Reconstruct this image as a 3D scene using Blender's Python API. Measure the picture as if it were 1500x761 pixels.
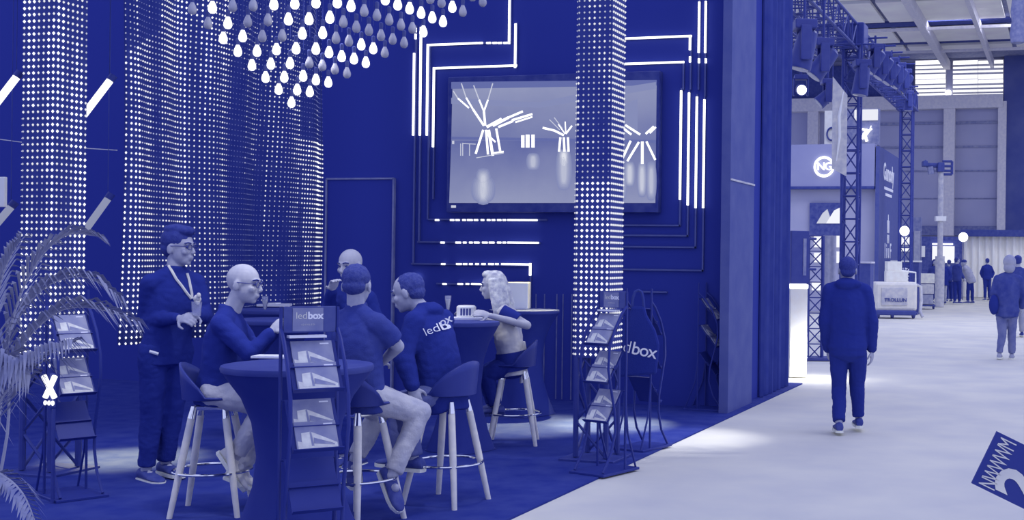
import bpy, math, random
from mathutils import Vector, Matrix, noise
from mathutils.bvhtree import BVHTree
random.seed(7)
scene = bpy.context.scene
COL = scene.collection
PI = math.pi
for o in list(bpy.data.objects): bpy.data.objects.remove(o)

# ------------------------------------------------------------------ camera
F, PX, PY, H = 1800.0, 1050.0, 377.4, 1.65      # focal length / principal point (the photo is a crop), eye height
T = math.atan((1560 - PX) / F)                   # yaw against the aisle direction (+Y)
RO = math.radians(0.7)                           # slight roll
RV = Vector((math.cos(T), math.sin(T), 0)); FV = Vector((-math.sin(T), math.cos(T), 0)); UV = Vector((0, 0, 1))
cam = bpy.data.cameras.new('camera'); cam_o = bpy.data.objects.new('camera', cam); COL.objects.link(cam_o)
cam.sensor_fit = 'HORIZONTAL'; cam.sensor_width = 36; cam.lens = F / 1500 * 36
cam.shift_x = (750 - PX) / 1500; cam.shift_y = -(380.5 - PY) / 1500
cam.clip_start = 0.05; cam.clip_end = 300
cr = RV * math.cos(RO) + UV * math.sin(RO); cu = -RV * math.sin(RO) + UV * math.cos(RO)
M3 = Matrix((cr, cu, -FV)).transposed()
cam_o.matrix_world = Matrix.Translation((0, 0, H)) @ M3.to_4x4()
scene.camera = cam_o

def ray(x, y):
    dx = (x - PX) / F; dy = (PY - y) / F
    u = dx * math.cos(RO) - dy * math.sin(RO); v = dx * math.sin(RO) + dy * math.cos(RO)
    return FV + RV * u + UV * v
O0 = Vector((0, 0, H))
def at(x, y, d): return O0 + ray(x, y) * d                        # point at forward distance d
def ground(x, y, z=0.0):
    r = ray(x, y); return O0 + r * ((z - H) / r.z)
def on_y(x, y, Y):
    r = ray(x, y); return O0 + r * (Y / r.y)
def on_x(x, y, X):
    r = ray(x, y); return O0 + r * (X / r.x)

# ------------------------------------------------------------------ world, lights, exposure
scene.view_settings.view_transform = 'Standard'; scene.view_settings.look = 'None'
scene.view_settings.gamma = 1.0; scene.view_settings.exposure = 0.0
scene.view_settings.use_curve_mapping = False
world = bpy.data.worlds.new('hall_ambient'); scene.world = world; world.use_nodes = True
bg = world.node_tree.nodes['Background']; bg.inputs[0].default_value = (0.50, 0.56, 1.03, 1); bg.inputs[1].default_value = 1.06
try:
    scene.cycles.diffuse_bounces = 5
except Exception: pass
def area(name, loc, target, sx, sy, power, col=(1, .97, .95)):
    l = bpy.data.lights.new(name, 'AREA'); l.shape = 'RECTANGLE'; l.size = sx; l.size_y = sy; l.energy = power; l.color = col
    o = bpy.data.objects.new(name, l); COL.objects.link(o); o.location = loc
    o.rotation_euler = (Vector(target) - Vector(loc)).to_track_quat('-Z', 'Y').to_euler(); return o
def spot(name, loc, target, power, angle, blend=.6, col=(1, .9, .6), r=.06):
    l = bpy.data.lights.new(name, 'SPOT'); l.energy = power; l.spot_size = math.radians(angle); l.spot_blend = blend; l.color = col; l.shadow_soft_size = r
    o = bpy.data.objects.new(name, l); COL.objects.link(o); o.location = loc
    o.rotation_euler = (Vector(target) - Vector(loc)).to_track_quat('-Z', 'Y').to_euler(); return o
# hall luminaires high over the aisle
area('hall_luminaire', (1.5, 13, 11), (0, 13, 0), 3, 10, 260, (.86, .87, 1))
area('hall_luminaire', (1.5, 32, 11.5), (-1, 32, 0), 3, 14, 800, (.84, .86, 1))
area('hall_luminaire', (-1, 50, 11.5), (-1.5, 50, 0), 4, 10, 900, (.82, .84, 1))
# booth spotlights on the ceiling rig: pools on the carpet and light on the visitors
spot('booth_spot', (-7.6, 9.6, 5.6), ground(185, 672), 9500, 14, 1.0, (1, .80, .18))
spot('booth_spot', (-5.2, 13.0, 5.6), ground(775, 622), 13000, 18, 1.0, (1, .83, .22))
spot('booth_spot', (-3.9, 12.8, 5.6), ground(895, 622), 12000, 14, 1.0, (1, .83, .22))
spot('booth_spot', (-2.4, 13.6, 6.2), ground(1010, 640), 1300, 14, 1.0, (.92, .93, 1))
spot('booth_spot', (-3.4, 6.2, 5.0), at(560, 540, 8.0), 170, 44, .7, (.93, .94, 1), .25)
spot('booth_spot', (-3.9, 6.0, 5.0), at(300, 500, 8.6), 200, 44, .7, (.93, .94, 1), .25)
spot('booth_spot', (-7.0, 8.6, 5.0), at(728, 430, 10.7), 500, 24, .7, (.95, .95, 1), .2)

# ------------------------------------------------------------------ materials
def s2l(c): return c / 12.92 if c <= .04045 else ((c + .055) / 1.055) ** 2.4
def ramp(t):                                     # the photograph's two-ink scale: navy to white
    return tuple(s2l(a / 255) for a in (28 + 227 * t, 40 + 215 * t, 132 + 123 * t))
def ink(t):                                      # the same scale as printed on lit screens: greyer middle tones
    return tuple(s2l(a / 255) for a in (28 + 227 * t, 40 + 215 * t, 132 + 123 * t - 55 * t * (1 - t)))
def alb(t):
    return tuple(min(.92, c / n) for c, n in zip(ramp(t), (.50, .55, .95)))
MATS = {}
def mat(name, t, rough=.8, spec=.25, var=.06, scale=8.0, bump=0.0, bscale=60.0, metal=0.0, coat=0.0, sheen=0.0, bl=1.0):
    if name in MATS: return MATS[name]
    m = bpy.data.materials.new(name); m.use_nodes = True; nt = m.node_tree; b = nt.nodes['Principled BSDF']
    c0, c1 = [(c[0], c[1], min(.95, c[2] * bl)) for c in (alb(max(0, t - var)), alb(min(1, t + var)))]
    tc = nt.nodes.new('ShaderNodeTexCoord'); nz = nt.nodes.new('ShaderNodeTexNoise'); nz.inputs['Scale'].default_value = scale; nz.inputs['Detail'].default_value = 4
    nt.links.new(tc.outputs['Object'], nz.inputs['Vector'])
    rp = nt.nodes.new('ShaderNodeValToRGB'); rp.color_ramp.elements[0].position = .3; rp.color_ramp.elements[1].position = .7
    rp.color_ramp.elements[0].color = (*c0, 1); rp.color_ramp.elements[1].color = (*c1, 1)
    nt.links.new(nz.outputs['Fac'], rp.inputs[0]); nt.links.new(rp.outputs[0], b.inputs['Base Color'])
    b.inputs['Roughness'].default_value = rough; b.inputs['Specular IOR Level'].default_value = spec; b.inputs['Metallic'].default_value = metal
    b.inputs['Coat Weight'].default_value = coat; b.inputs['Sheen Weight'].default_value = sheen
    if bump:
        n2 = nt.nodes.new('ShaderNodeTexNoise'); n2.inputs['Scale'].default_value = bscale; n2.inputs['Detail'].default_value = 3
        nt.links.new(tc.outputs['Object'], n2.inputs['Vector'])
        bp = nt.nodes.new('ShaderNodeBump'); bp.inputs['Strength'].default_value = bump; bp.inputs['Distance'].default_value = .01
        nt.links.new(n2.outputs['Fac'], bp.inputs['Height']); nt.links.new(bp.outputs[0], b.inputs['Normal'])
    MATS[name] = m; return m
def emit(name, t, strength, sample=True):
    if name in MATS: return MATS[name]
    m = bpy.data.materials.new(name); m.use_nodes = True; nt = m.node_tree; b = nt.nodes['Principled BSDF']
    c = ink(t); b.inputs['Base Color'].default_value = (.03, .035, .08, 1); b.inputs['Roughness'].default_value = .6
    b.inputs['Emission Color'].default_value = (*c, 1); b.inputs['Emission Strength'].default_value = strength
    b.inputs['Specular IOR Level'].default_value = .1
    if not sample: m.cycles.emission_sampling = 'NONE'
    MATS[name] = m; return m
def glass(name):
    if name in MATS: return MATS[name]
    m = bpy.data.materials.new(name); m.use_nodes = True; b = m.node_tree.nodes['Principled BSDF']
    b.inputs['Base Color'].default_value = (.9, .92, 1, 1); b.inputs['Transmission Weight'].default_value = .8; b.inputs['Roughness'].default_value = .06; b.inputs['IOR'].default_value = 1.3
    MATS[name] = m; return m
def screen_gradient(name, t0, t1, axis, lo, hi, strength=1.0):
    if name in MATS: return MATS[name]
    m = bpy.data.materials.new(name); m.use_nodes = True; nt = m.node_tree; b = nt.nodes['Principled BSDF']
    tc = nt.nodes.new('ShaderNodeTexCoord'); sp = nt.nodes.new('ShaderNodeSeparateXYZ'); nt.links.new(tc.outputs['Object'], sp.inputs[0])
    mr = nt.nodes.new('ShaderNodeMapRange'); mr.inputs[1].default_value = lo; mr.inputs[2].default_value = hi
    nt.links.new(sp.outputs[axis], mr.inputs[0])
    nz = nt.nodes.new('ShaderNodeTexNoise'); nz.inputs['Scale'].default_value = 2.2; nz.inputs['Detail'].default_value = 5; nt.links.new(tc.outputs['Object'], nz.inputs['Vector'])
    ad = nt.nodes.new('ShaderNodeMath'); ad.operation = 'MULTIPLY_ADD'; ad.inputs[1].default_value = .5; nt.links.new(nz.outputs['Fac'], ad.inputs[0])
    sb = nt.nodes.new('ShaderNodeMath'); sb.operation = 'SUBTRACT'; sb.inputs[1].default_value = .25
    nt.links.new(mr.outputs[0], sb.inputs[0]); nt.links.new(sb.outputs[0], ad.inputs[2])
    rp = nt.nodes.new('ShaderNodeValToRGB'); rp.color_ramp.elements[0].color = (*ink(t0), 1); rp.color_ramp.elements[1].color = (*ink(t1), 1)
    nt.links.new(ad.outputs[0], rp.inputs[0])
    b.inputs['Base Color'].default_value = (.01, .01, .05, 1); b.inputs['Specular IOR Level'].default_value = .1
    nt.links.new(rp.outputs[0], b.inputs['Emission Color']); b.inputs['Emission Strength'].default_value = strength
    MATS[name] = m; return m

WALL = mat('dark_wall', .038, .85, .1, .0, 3, bl=1.17); WALLJ = mat('wall_seam', .22, .6)
CARPET = mat('booth_carpet', .038, .95, .05, .03, 5, .3, 400); AISLE = mat('aisle_carpet', .575, .95, .05, .03, 1.2, .15, 300, bl=.92)
BLACK = mat('black_metal', .02, .45, .5, .02); STEEL = mat('truss_metal', .03, .5, .35, .02); CHROME = mat('chrome', .8, .12, .5, .0, 5, 0, 60, 1.0)
WOOD = mat('pale_beech_wood', .62, .5, .3, .04, 14); PLASTIC = mat('dark_seat_plastic', .01, .45, .35, .01)
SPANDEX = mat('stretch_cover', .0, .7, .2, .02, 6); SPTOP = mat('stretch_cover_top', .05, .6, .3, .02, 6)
PAPER = mat('white_paper', .95, .6, .3, .0); LITE = mat('white_plastic', .8, .4, .4, .02)
WHITEP = mat('white_print', .95, .6, .2, .0)
LED = [emit('led_dim', .34, .9, False), emit('led_mid', .66, 1.0, False), emit('led_on', .9, 1.0, False), emit('led_bright', 1.0, 1.5, False)]
NEON = emit('led_strip_on', 1.0, 2.2); CHANNEL = mat('strip_channel', .16, .5, .3, .02)
BULB_ON = emit('bulb_on', 1.0, 2.0); BULB_OFF = mat('bulb_off', .47, .35, .5, .02, 20); SOCKET = mat('bulb_socket', .12, .6); CORD = mat('black_cord', .03, .7)
SKIN = mat('skin', .44, .6, .3, .02, 30); SKINL = mat('skin_pale', .50, .6, .3, .02, 30)
DARKCLOTH = mat('navy_cloth', .005, .9, .1, .005, 10, .25, 120, 0, 0, .0); DARKCLOTH2 = mat('charcoal_cloth', .07, .9, .1, .02, 10, .25, 120)
JEANS = mat('pale_trousers', .50, .9, .1, .05, 9, .3, 90); DENIM = mat('grey_denim', .20, .9, .1, .04, 9, .3, 90)
HAIR = mat('dark_hair', .02, .7, .3, .04, 60, .5, 200); HAIRG = mat('short_brown_hair', .06, .7, .3, .05, 60, .5, 200); BLOND = mat('blond_hair', .60, .5, .4, .16, 26, .5, 120)
SHOE = mat('shoe_dark', .07, .6, .3, .04, 20); SOLE = mat('shoe_sole', .72, .6, .3, .03); GREYC = mat('grey_cloth', .42, .9, .1, .04, 9, .3, 90); MIDC = mat('mid_blue_cloth', .09, .9, .1, .04, 9, .3, 90)
EYE = mat('eye_dark', .05, .3, .5, .0)

# ------------------------------------------------------------------ helpers
def tag(o, label=None, cat=None, group=None, kind=None):
    if label: o['label'] = label
    if cat: o['category'] = cat
    if group: o['group'] = group
    if kind: o['kind'] = kind
    return o
def thing(name, loc, label, cat, rz=0.0, group=None):
    o = bpy.data.objects.new(name, None); COL.objects.link(o); o.location = loc; o.rotation_euler = (0, 0, rz); o.empty_display_size = .1
    return tag(o, label, cat, group)
class MB:
    def __init__(s): s.v = []; s.f = []; s.m = []
    def add(s, vs, fs, mi=0):
        n = len(s.v); s.v += [Vector(v) for v in vs]; s.f += [tuple(i + n for i in f) for f in fs]; s.m += [mi] * len(fs); return s
    def box(s, c, d, rot=None, mi=0):
        hx, hy, hz = d[0] / 2, d[1] / 2, d[2] / 2
        vs = [Vector((x, y, z)) for z in (-hz, hz) for x, y in ((-hx, -hy), (hx, -hy), (hx, hy), (-hx, hy))]
        if rot is not None: vs = [rot @ v for v in vs]
        return s.add([v + Vector(c) for v in vs], [(3, 2, 1, 0), (4, 5, 6, 7), (0, 1, 5, 4), (1, 2, 6, 5), (2, 3, 7, 6), (3, 0, 4, 7)], mi)
    def tube(s, pts, r, n=8, closed=False, mi=0):
        pts = [Vector(p) for p in pts]; k = len(pts); rs = r if isinstance(r, (list, tuple)) else [r] * k
        vs = []; fs = []; up = None
        for i, p in enumerate(pts):
            a = pts[i - 1] if (i or closed) else p; b = pts[(i + 1) % k] if (i < k - 1 or closed) else p
            t = (b - a).normalized()
            if up is None: up = Vector((0, 0, 1)) if abs(t.z) < .9 else Vector((1, 0, 0))
            x = t.cross(up).normalized(); y = x.cross(t).normalized(); up = y
            vs += [p + (x * math.cos(2 * PI * j / n) + y * math.sin(2 * PI * j / n)) * rs[i] for j in range(n)]
        for i in range(k if closed else k - 1):
            i2 = (i + 1) % k
            fs += [(i * n + j, i * n + (j + 1) % n, i2 * n + (j + 1) % n, i2 * n + j) for j in range(n)]
        if not closed: fs += [tuple(range(n - 1, -1, -1)), tuple(range((k - 1) * n, k * n))]
        return s.add(vs, fs, mi)
    def lathe(s, prof, n=24, c=(0, 0, 0), mi=0, wob=None):
        c = Vector(c); vs = []; fs = []; k = len(prof)
        for r, z in prof:
            for j in range(n):
                a = 2 * PI * j / n; q = r * (wob(a, z) if wob else 1)
                vs.append(c + Vector((q * math.cos(a), q * math.sin(a), z)))
        for i in range(k - 1): fs += [(i * n + j, i * n + (j + 1) % n, (i + 1) * n + (j + 1) % n, (i + 1) * n + j) for j in range(n)]
        fs += [tuple(range(n - 1, -1, -1)), tuple(range((k - 1) * n, k * n))]
        return s.add(vs, fs, mi)
    def ell(s, c, r, rot=None, nu=16, nv=10, mi=0):
        c = Vector(c); vs = [Vector((0, 0, -r[2]))]; fs = []
        for i in range(1, nv):
            a = -PI / 2 + PI * i / nv
            vs += [Vector((r[0] * math.cos(a) * math.cos(2 * PI * j / nu), r[1] * math.cos(a) * math.sin(2 * PI * j / nu), r[2] * math.sin(a))) for j in range(nu)]
        vs.append(Vector((0, 0, r[2]))); L = len(vs) - 1
        fs += [(0, 1 + (j + 1) % nu, 1 + j) for j in range(nu)]
        for i in range(nv - 2): fs += [(1 + i * nu + j, 1 + i * nu + (j + 1) % nu, 1 + (i + 1) * nu + (j + 1) % nu, 1 + (i + 1) * nu + j) for j in range(nu)]
        fs += [(L, 1 + (nv - 2) * nu + j, 1 + (nv - 2) * nu + (j + 1) % nu) for j in range(nu)]
        if rot is not None: vs = [rot @ v for v in vs]
        return s.add([v + c for v in vs], fs, mi)
    def loft(s, rings, n=16, mi=0):                 # rings: (centre, xaxis*rx, yaxis*ry)
        vs = []; fs = []; k = len(rings)
        for c, ax, ay in rings: vs += [Vector(c) + ax * math.cos(2 * PI * j / n) + ay * math.sin(2 * PI * j / n) for j in range(n)]
        for i in range(k - 1): fs += [(i * n + j, i * n + (j + 1) % n, (i + 1) * n + (j + 1) % n, (i + 1) * n + j) for j in range(n)]
        fs += [tuple(range(n - 1, -1, -1)), tuple(range((k - 1) * n, k * n))]
        return s.add(vs, fs, mi)
    def slab(s, pts, nrm, th, mi=0):                # polygon pts extruded by nrm*th
        k = len(pts); n = Vector(nrm).normalized() * th; a = [Vector(p) for p in pts]
        vs = a + [p + n for p in a]
        return s.add(vs, [tuple(range(k - 1, -1, -1)), tuple(range(k, 2 * k))] + [(i, (i + 1) % k, k + (i + 1) % k, k + i) for i in range(k)], mi)
    def octa(s, c, r, mi=0):
        c = Vector(c); vs = [c + Vector(d) * r for d in ((1, 0, 0), (-1, 0, 0), (0, 1, 0), (0, -1, 0), (0, 0, 1), (0, 0, -1))]
        return s.add(vs, [(0, 2, 4), (2, 1, 4), (1, 3, 4), (3, 0, 4), (2, 0, 5), (1, 2, 5), (3, 1, 5), (0, 3, 5)], mi)
    def mesh(s, name, mats, smooth=True):
        me = bpy.data.meshes.new(name); me.from_pydata([tuple(v) for v in s.v], [], s.f)
        for m in (mats if isinstance(mats, (list, tuple)) else [mats]): me.materials.append(m)
        if max(s.m or [0]) > 0: me.polygons.foreach_set('material_index', s.m)
        bm_fix(me)
        if smooth: me.polygons.foreach_set('use_smooth', [True] * len(me.polygons)); me.set_sharp_from_angle(angle=math.radians(38))
        me.update(); return me
    def build(s, name, mats, parent=None, smooth=True, bevel=0.0, loc=None, rz=None):
        o = bpy.data.objects.new(name, s.mesh(name, mats, smooth)); COL.objects.link(o)
        if parent is not None: o.parent = parent
        if loc is not None: o.location = loc
        if rz is not None: o.rotation_euler = (0, 0, rz)
        if bevel:
            b = o.modifiers.new('bevel', 'BEVEL'); b.width = bevel; b.segments = 2; b.limit_method = 'ANGLE'
        return o
import bmesh
def bm_fix(me):
    bm = bmesh.new(); bm.from_mesh(me); bmesh.ops.recalc_face_normals(bm, faces=bm.faces); bm.to_mesh(me); bm.free()
def copy_tree(o, parent=None):
    c = o.copy(); COL.objects.link(c); c.parent = parent
    for ch in o.children: copy_tree(ch, c)
    return c
def Rz(a): return Matrix.Rotation(a, 3, 'Z')
def Rx(a): return Matrix.Rotation(a, 3, 'X')
def frame(origin, xdir, zdir):                       # 4x4: local x along xdir, local z along zdir
    x = Vector(xdir).normalized(); z = Vector(zdir).normalized(); y = z.cross(x).normalized(); z = x.cross(y)
    m = Matrix((x, y, z)).transposed().to_4x4(); m.translation = Vector(origin); return m
def text_mesh(body, size, bold=0.0, extrude=.002, align='CENTER', spacing=1.0):
    cu_ = bpy.data.curves.new('lettering', 'FONT'); cu_.body = body; cu_.size = size; cu_.offset = bold; cu_.extrude = extrude
    cu_.align_x = align; cu_.align_y = 'CENTER'; cu_.space_character = spacing; cu_.resolution_u = 3
    t = bpy.data.objects.new('lettering', cu_); COL.objects.link(t); bpy.context.view_layer.update()
    me = bpy.data.meshes.new_from_object(t.evaluated_get(bpy.context.evaluated_depsgraph_get()))
    bpy.data.objects.remove(t); bpy.data.curves.remove(cu_); return me
def lettering(body, size, material, mtx, parent=None, bold=0.0, extrude=.002, align='CENTER', spacing=1.0, name='lettering'):
    me = text_mesh(body, size, bold, extrude, align, spacing); me.materials.clear(); me.materials.append(material)
    me.transform(mtx)
    o = bpy.data.objects.new(name, me); COL.objects.link(o)
    if parent is not None: o.parent = parent
    return o

# ------------------------------------------------------------------ structure: floors and walls
WY = 13.0                                            # booth back wall plane
EX = -3.33                                           # carpet edge along the aisle
def struct(name, mb, m, bevel=0): return tag(mb.build(name, m, None, False, bevel), kind='structure')
struct('floor_aisle', MB().box((6, 33, -.06), (60, 80, .1)), AISLE)
struct('floor_booth', MB().box((EX - 9, 5.5, -.003), (18, 21, .014)), CARPET)
wb = struct('wall_back', MB().box(((-18 - 3.5) / 2, WY + .1, 2.9), (14.5, .2, 5.8)), WALL)
for px in (603, 785.5, 798, 816, 825, 838):           # panel joints of the back wall
    a, b = on_y(px, 430 if px > 700 else 400, WY - .002), on_y(px - 3, 590, WY - .002)
    b.z = .02; b.x = a.x
    MB().box(((a.x + b.x) / 2, WY - .004, (a.z + b.z) / 2), (.012, .01, abs(a.z - b.z))).build('panel_joint', WALLJ, wb, False)
# door in the back wall
p0, p1 = on_y(481, 262, WY), on_y(579, 262, WY)
dr = struct('door_1', MB().box(((p0.x + p1.x) / 2, WY - .015, p0.z / 2), (p1.x - p0.x, .03, p0.z)), WALL)
for x in (p0.x, p1.x): MB().box((x, WY - .02, p0.z / 2), (.02, .05, p0.z)).build('door_frame', mat('door_edge', .3, .5), dr, False)
MB().box(((p0.x + p1.x) / 2, WY - .02, p0.z), (p1.x - p0.x, .05, .02)).build('door_frame', MATS['door_edge'], dr, False)
# end wall towards the aisle: pale panel, dark return, pleated drape
XS = -3.42
def side_y(px): return on_x(px, 580, XS).y
y0, y1, y2, y3 = on_x(1066, 592, XS).y, side_y(1101), side_y(1118), side_y(1157)
PANEL = mat('end_panel', .17, .9, .1, .02, 4, .1, 30)
w = struct('wall_right', MB().box((XS - .05, (y0 + y1) / 2, 2.9), (.1, y1 - y0, 5.8)), PANEL)
pz = on_x(1085, 266, XS).z
MB().box((XS + .004, (y0 + y1) / 2, pz), (.012, y1 - y0, .02)).build('panel_seam', mat('seam_lite', .5, .5), w, False)
w2 = struct('wall_return', MB().box((XS - .12, (y1 + y2) / 2, 2.9), (.1, y2 - y1 + .1, 5.8)), WALL)
DRAPE = mat('dark_drape', .06, .95, .1, .02, 5)
prof = []
n = 46
for i in range(n + 1):
    t = i / n; yy = y2 + (y3 - y2) * t; prof.append((XS - .04 + .035 * math.sin(t * 42) + .01 * math.sin(t * 97), yy))
mb = MB(); vs = []; fs = []
for (x, y) in prof: vs += [(x, y, .01), (x, y, 5.8), (x - .02, y, .01), (x - .02, y, 5.8)]
for i in range(n):
    a = i * 4; b = a + 4
    fs += [(a, b, b + 1, a + 1), (a + 2, a + 3, b + 3, b + 2), (a, a + 2, b + 2, b), (a + 1, b + 1, b + 3, a + 3)]
fs += [(0, 1, 3, 2), (n * 4, n * 4 + 2, n * 4 + 3, n * 4 + 1)]
mb.add(vs, fs).build('curtain', DRAPE)
bpy.data.objects['curtain']; tag(bpy.data.objects['curtain'], 'tall dark pleated curtain at the aisle end of the dark booth wall', 'curtain')
# back of the end wall so that it has depth
struct('wall_end', MB().box((XS - .3, y3 + .02, 2.9), (.5, .06, 5.8)), WALL)

# ------------------------------------------------------------------ LED strips on the back wall
YS = WY - .03
def strip(label, segs_lit, channel, dashes=()):
    c0 = on_y(*channel[0], YS); t = thing('led_strip', c0, label, 'light strip', group='led strips on the back wall')
    def seg(a, b, m, w, name, dep):
        A, B = on_y(*a, YS) - c0, on_y(*b, YS) - c0
        if abs(A.x - B.x) > abs(A.z - B.z): B.z = A.z
        else: B.x = A.x
        mid = (A + B) / 2; dx, dz = abs(A.x - B.x), abs(A.z - B.z)
        MB().box((mid.x, dep, mid.z), (dx + w, .02, dz + w)).build(name, m, t, False)
    for a, b in zip(channel, channel[1:]): seg(a, b, CHANNEL, .018, 'channel', .012)
    for a, b in segs_lit: seg(a, b, NEON, .021, 'lit_segment', -.004)
    for a, b in dashes: seg(a, b, NEON, .020, 'lit_segment', -.004)
    return t
strip('outermost upright light strip left of the screen', [((607, 79), (607, 197))], [(609, 38), (603, 386), (648, 386)], [((609, 42), (609, 46)), ((609, 51), (609, 56))])
strip('second upright light strip left of the screen', [((617, 41), (617, 197))], [(617, 36), (612, 354), (648, 354)])
strip('light strip bending right above the screen then up beside the bulbs', [((627, 66), (627, 197)), ((627, 66), (706, 64)), ((747, -20), (747, 63))], [(626, 320), (627, 66), (747, 63), (747, -20)], [((714, 63), (718, 63)), ((723, 63), (727, 63)), ((731, 63), (734, 63)), ((739, 63), (743, 63))])
strip('innermost light strip framing the top left corner of the screen', [((636, 100), (636, 214)), ((636, 100), (756, 98)), ((755.5, 36), (755.5, 98))], [(634, 290), (636, 100), (756, 98), (755.5, 34)])
def dash_row(y, x0, x1, dens):
    out = [((x0, y), (x0 + 3, y))]; x = x0 + 22
    while x < x1 - 45: w_ = random.choice((2, 3, 5)); out.append(((x, y), (x + w_, y))); x += w_ + random.choice((5, 6, 7))
    out.append(((x, y), (x1, y))); return out
strip('top dashed light strip below the screen', [], [(628, 321), (800, 323)], dash_row(322, 639, 786, 1))
strip('second dashed light strip below the screen', [], [(612, 354), (790, 355)], dash_row(355, 647, 788, 1))
strip('third dashed light strip below the screen with a turned down right end', [((777, 386.5), (777, 402))], [(603, 386), (777, 386.5), (777, 520)], dash_row(386.5, 648, 777, 1))
strip('lowest dashed light strip behind the blond woman', [], [(640, 415), (745, 416)], dash_row(415.5, 650, 735, 1))
strip('upper level light strip right of the mesh column with a short drop', [((905, 57), (1012, 55)), ((1011, 55), (1011, 72))], [(905, 57), (1012, 55), (1011, 130)], [((1011, 84), (1011, 90))])
strip('lower level light strip right of the mesh column', [((905, 94), (1001, 92))], [(905, 94), (1001, 92), (1000, 130)])
strip('left of two short upright strips at the top right', [((1024.5, 4), (1024.5, 76))], [(1024.5, 0), (1022, 130)], [((1024, 87), (1024, 91))])
strip('right of two short upright strips at the top right', [((1034, 3), (1034, 76))], [(1034, 0), (1032.5, 140)], [((1034, 87), (1034, 91))])
for k, (x, a, b, lab) in enumerate(((998, 134, 291, 'leftmost'), (1009.5, 137, 299, 'second from left'), (1021, 143, 303, 'third from left'), (1032, 147, 303, 'rightmost'))):
    e = (330 + 0, 345, 362, 396)[k]
    strip(lab + ' of four long upright light strips right of the screen', [((x, a), (x, b))], [(x, a - 4), (x - 3, e), (905, e + 2)])
strip('unlit strip channel low on the wall behind the tote bag', [], [(940, 427), (976, 427.5)])
o = MB().ell((0, 0, 0), (.045, .03, .045)).build('wall_lamp', NEON, None, True, loc=on_y(611, 407, WY - .03)); tag(o, 'small round glowing lamp on the wall above the leaning man', 'lamp')

# ------------------------------------------------------------------ screen
YQ = WY - .12
a, b, c = on_y(656, 113, YQ), on_y(966, 113, YQ), on_y(966, 311, YQ)
sc = thing('display_screen', ((a.x + b.x) / 2, WY, c.z), 'large display screen on the dark wall showing glowing tube trees', 'screen')
def loc_pt(px, py, dy=0.0):
    p = on_y(px, py, YQ); return p - Vector(sc.location) + Vector((0, dy, 0))
mb = MB(); mb.box((0, -.06, (a.z - c.z) / 2), (b.x - a.x, .11, a.z - c.z)); mb.build('housing', mat('screen_housing', .05, .5, .3), sc, False, .008)
def spoly(pts, m, name, dy): MB().slab([loc_pt(x, y, dy) for x, y in pts], (0, -1, 0), .0008).build(name, m, sc, False)
spoly([(663, 120), (962, 117), (961, 206), (661, 206)], screen_gradient('screen_upper', .30, .54, 2, .5, 1.7), 'picture_hall', -.0)
spoly([(661, 206), (961, 206), (960, 297), (658, 297)], screen_gradient('screen_floor', .55, .28, 2, -.1, .9), 'picture_ground', -.0)
EM = {t: emit('screen_tone_%d' % int(t * 100), t, 1.0, False) for t in (.2, .3, .45, .6, .75, 1.0)}
EMW = emit('screen_white', 1.0, 1.4, False)
k_ = [0]
def sline(x0, y0, x1, y1, w, m=EMW, name='picture_tube'):
    k_[0] += 1; dx, dy = x1 - x0, y1 - y0; L = math.hypot(dx, dy); w *= .8; nx, ny = -dy / L * w / 2, dx / L * w / 2
    spoly([(x0 + nx, y0 + ny), (x1 + nx, y1 + ny), (x1 - nx, y1 - ny), (x0 - nx, y0 - ny)], m, name, -.002 - .00002 * k_[0])
spoly([(661, 120), (962, 117), (962, 125), (661, 130)], EM[.3], 'picture_beam', -.0012)
spoly([(661, 143), (790, 150), (835, 140), (961, 120), (961, 130), (840, 150), (790, 158), (661, 152)], EM[.45], 'picture_beam', -.0013)
spoly([(915, 152), (934, 145), (934, 190), (918, 190)], EM[.45], 'picture_wall', -.0014)
spoly([(661, 200), (961, 205), (961, 209), (661, 204)], EM[.3], 'picture_skirting', -.0014)
for (x0, x1, y0, y1, t) in ((694, 722, 262, 292, .6), (700, 716, 250, 296, .75), (775, 787, 228, 245, .6), (818, 834, 222, 275, .6), (820, 832, 222, 245, 1.0), (918, 927, 240, 270, .75), (937, 944, 240, 285, .75), (905, 915, 250, 290, .6), (950, 958, 240, 290, .6)):
    cx_, cy_, rx_, ry_ = (x0 + x1) / 2, (y0 + y1) / 2, (x1 - x0) / 2 + 4, (y1 - y0) / 2 + 4
    for q_, (sc_, tone) in enumerate(((1.0, t * .06 + .40), (.86, t * .13 + .40), (.72, t * .20 + .40), (.58, t * .28 + .40), (.44, t * .36 + .40), (.3, t * .45 + .40))):
        tone = round(min(1.0, tone) * 50) / 50; me_ = emit('screen_soft_%d' % int(tone * 100), tone, 1.0, False)
        spoly([(cx_ + rx_ * sc_ * math.copysign(abs(math.cos(a_)) ** .5, math.cos(a_)), cy_ + ry_ * (.45 + .55 * sc_) * math.sin(a_)) for a_ in [2 * PI * i / 20 for i in range(20)]], me_, 'picture_reflection', -.0014 - q_ * .00008)
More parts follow.
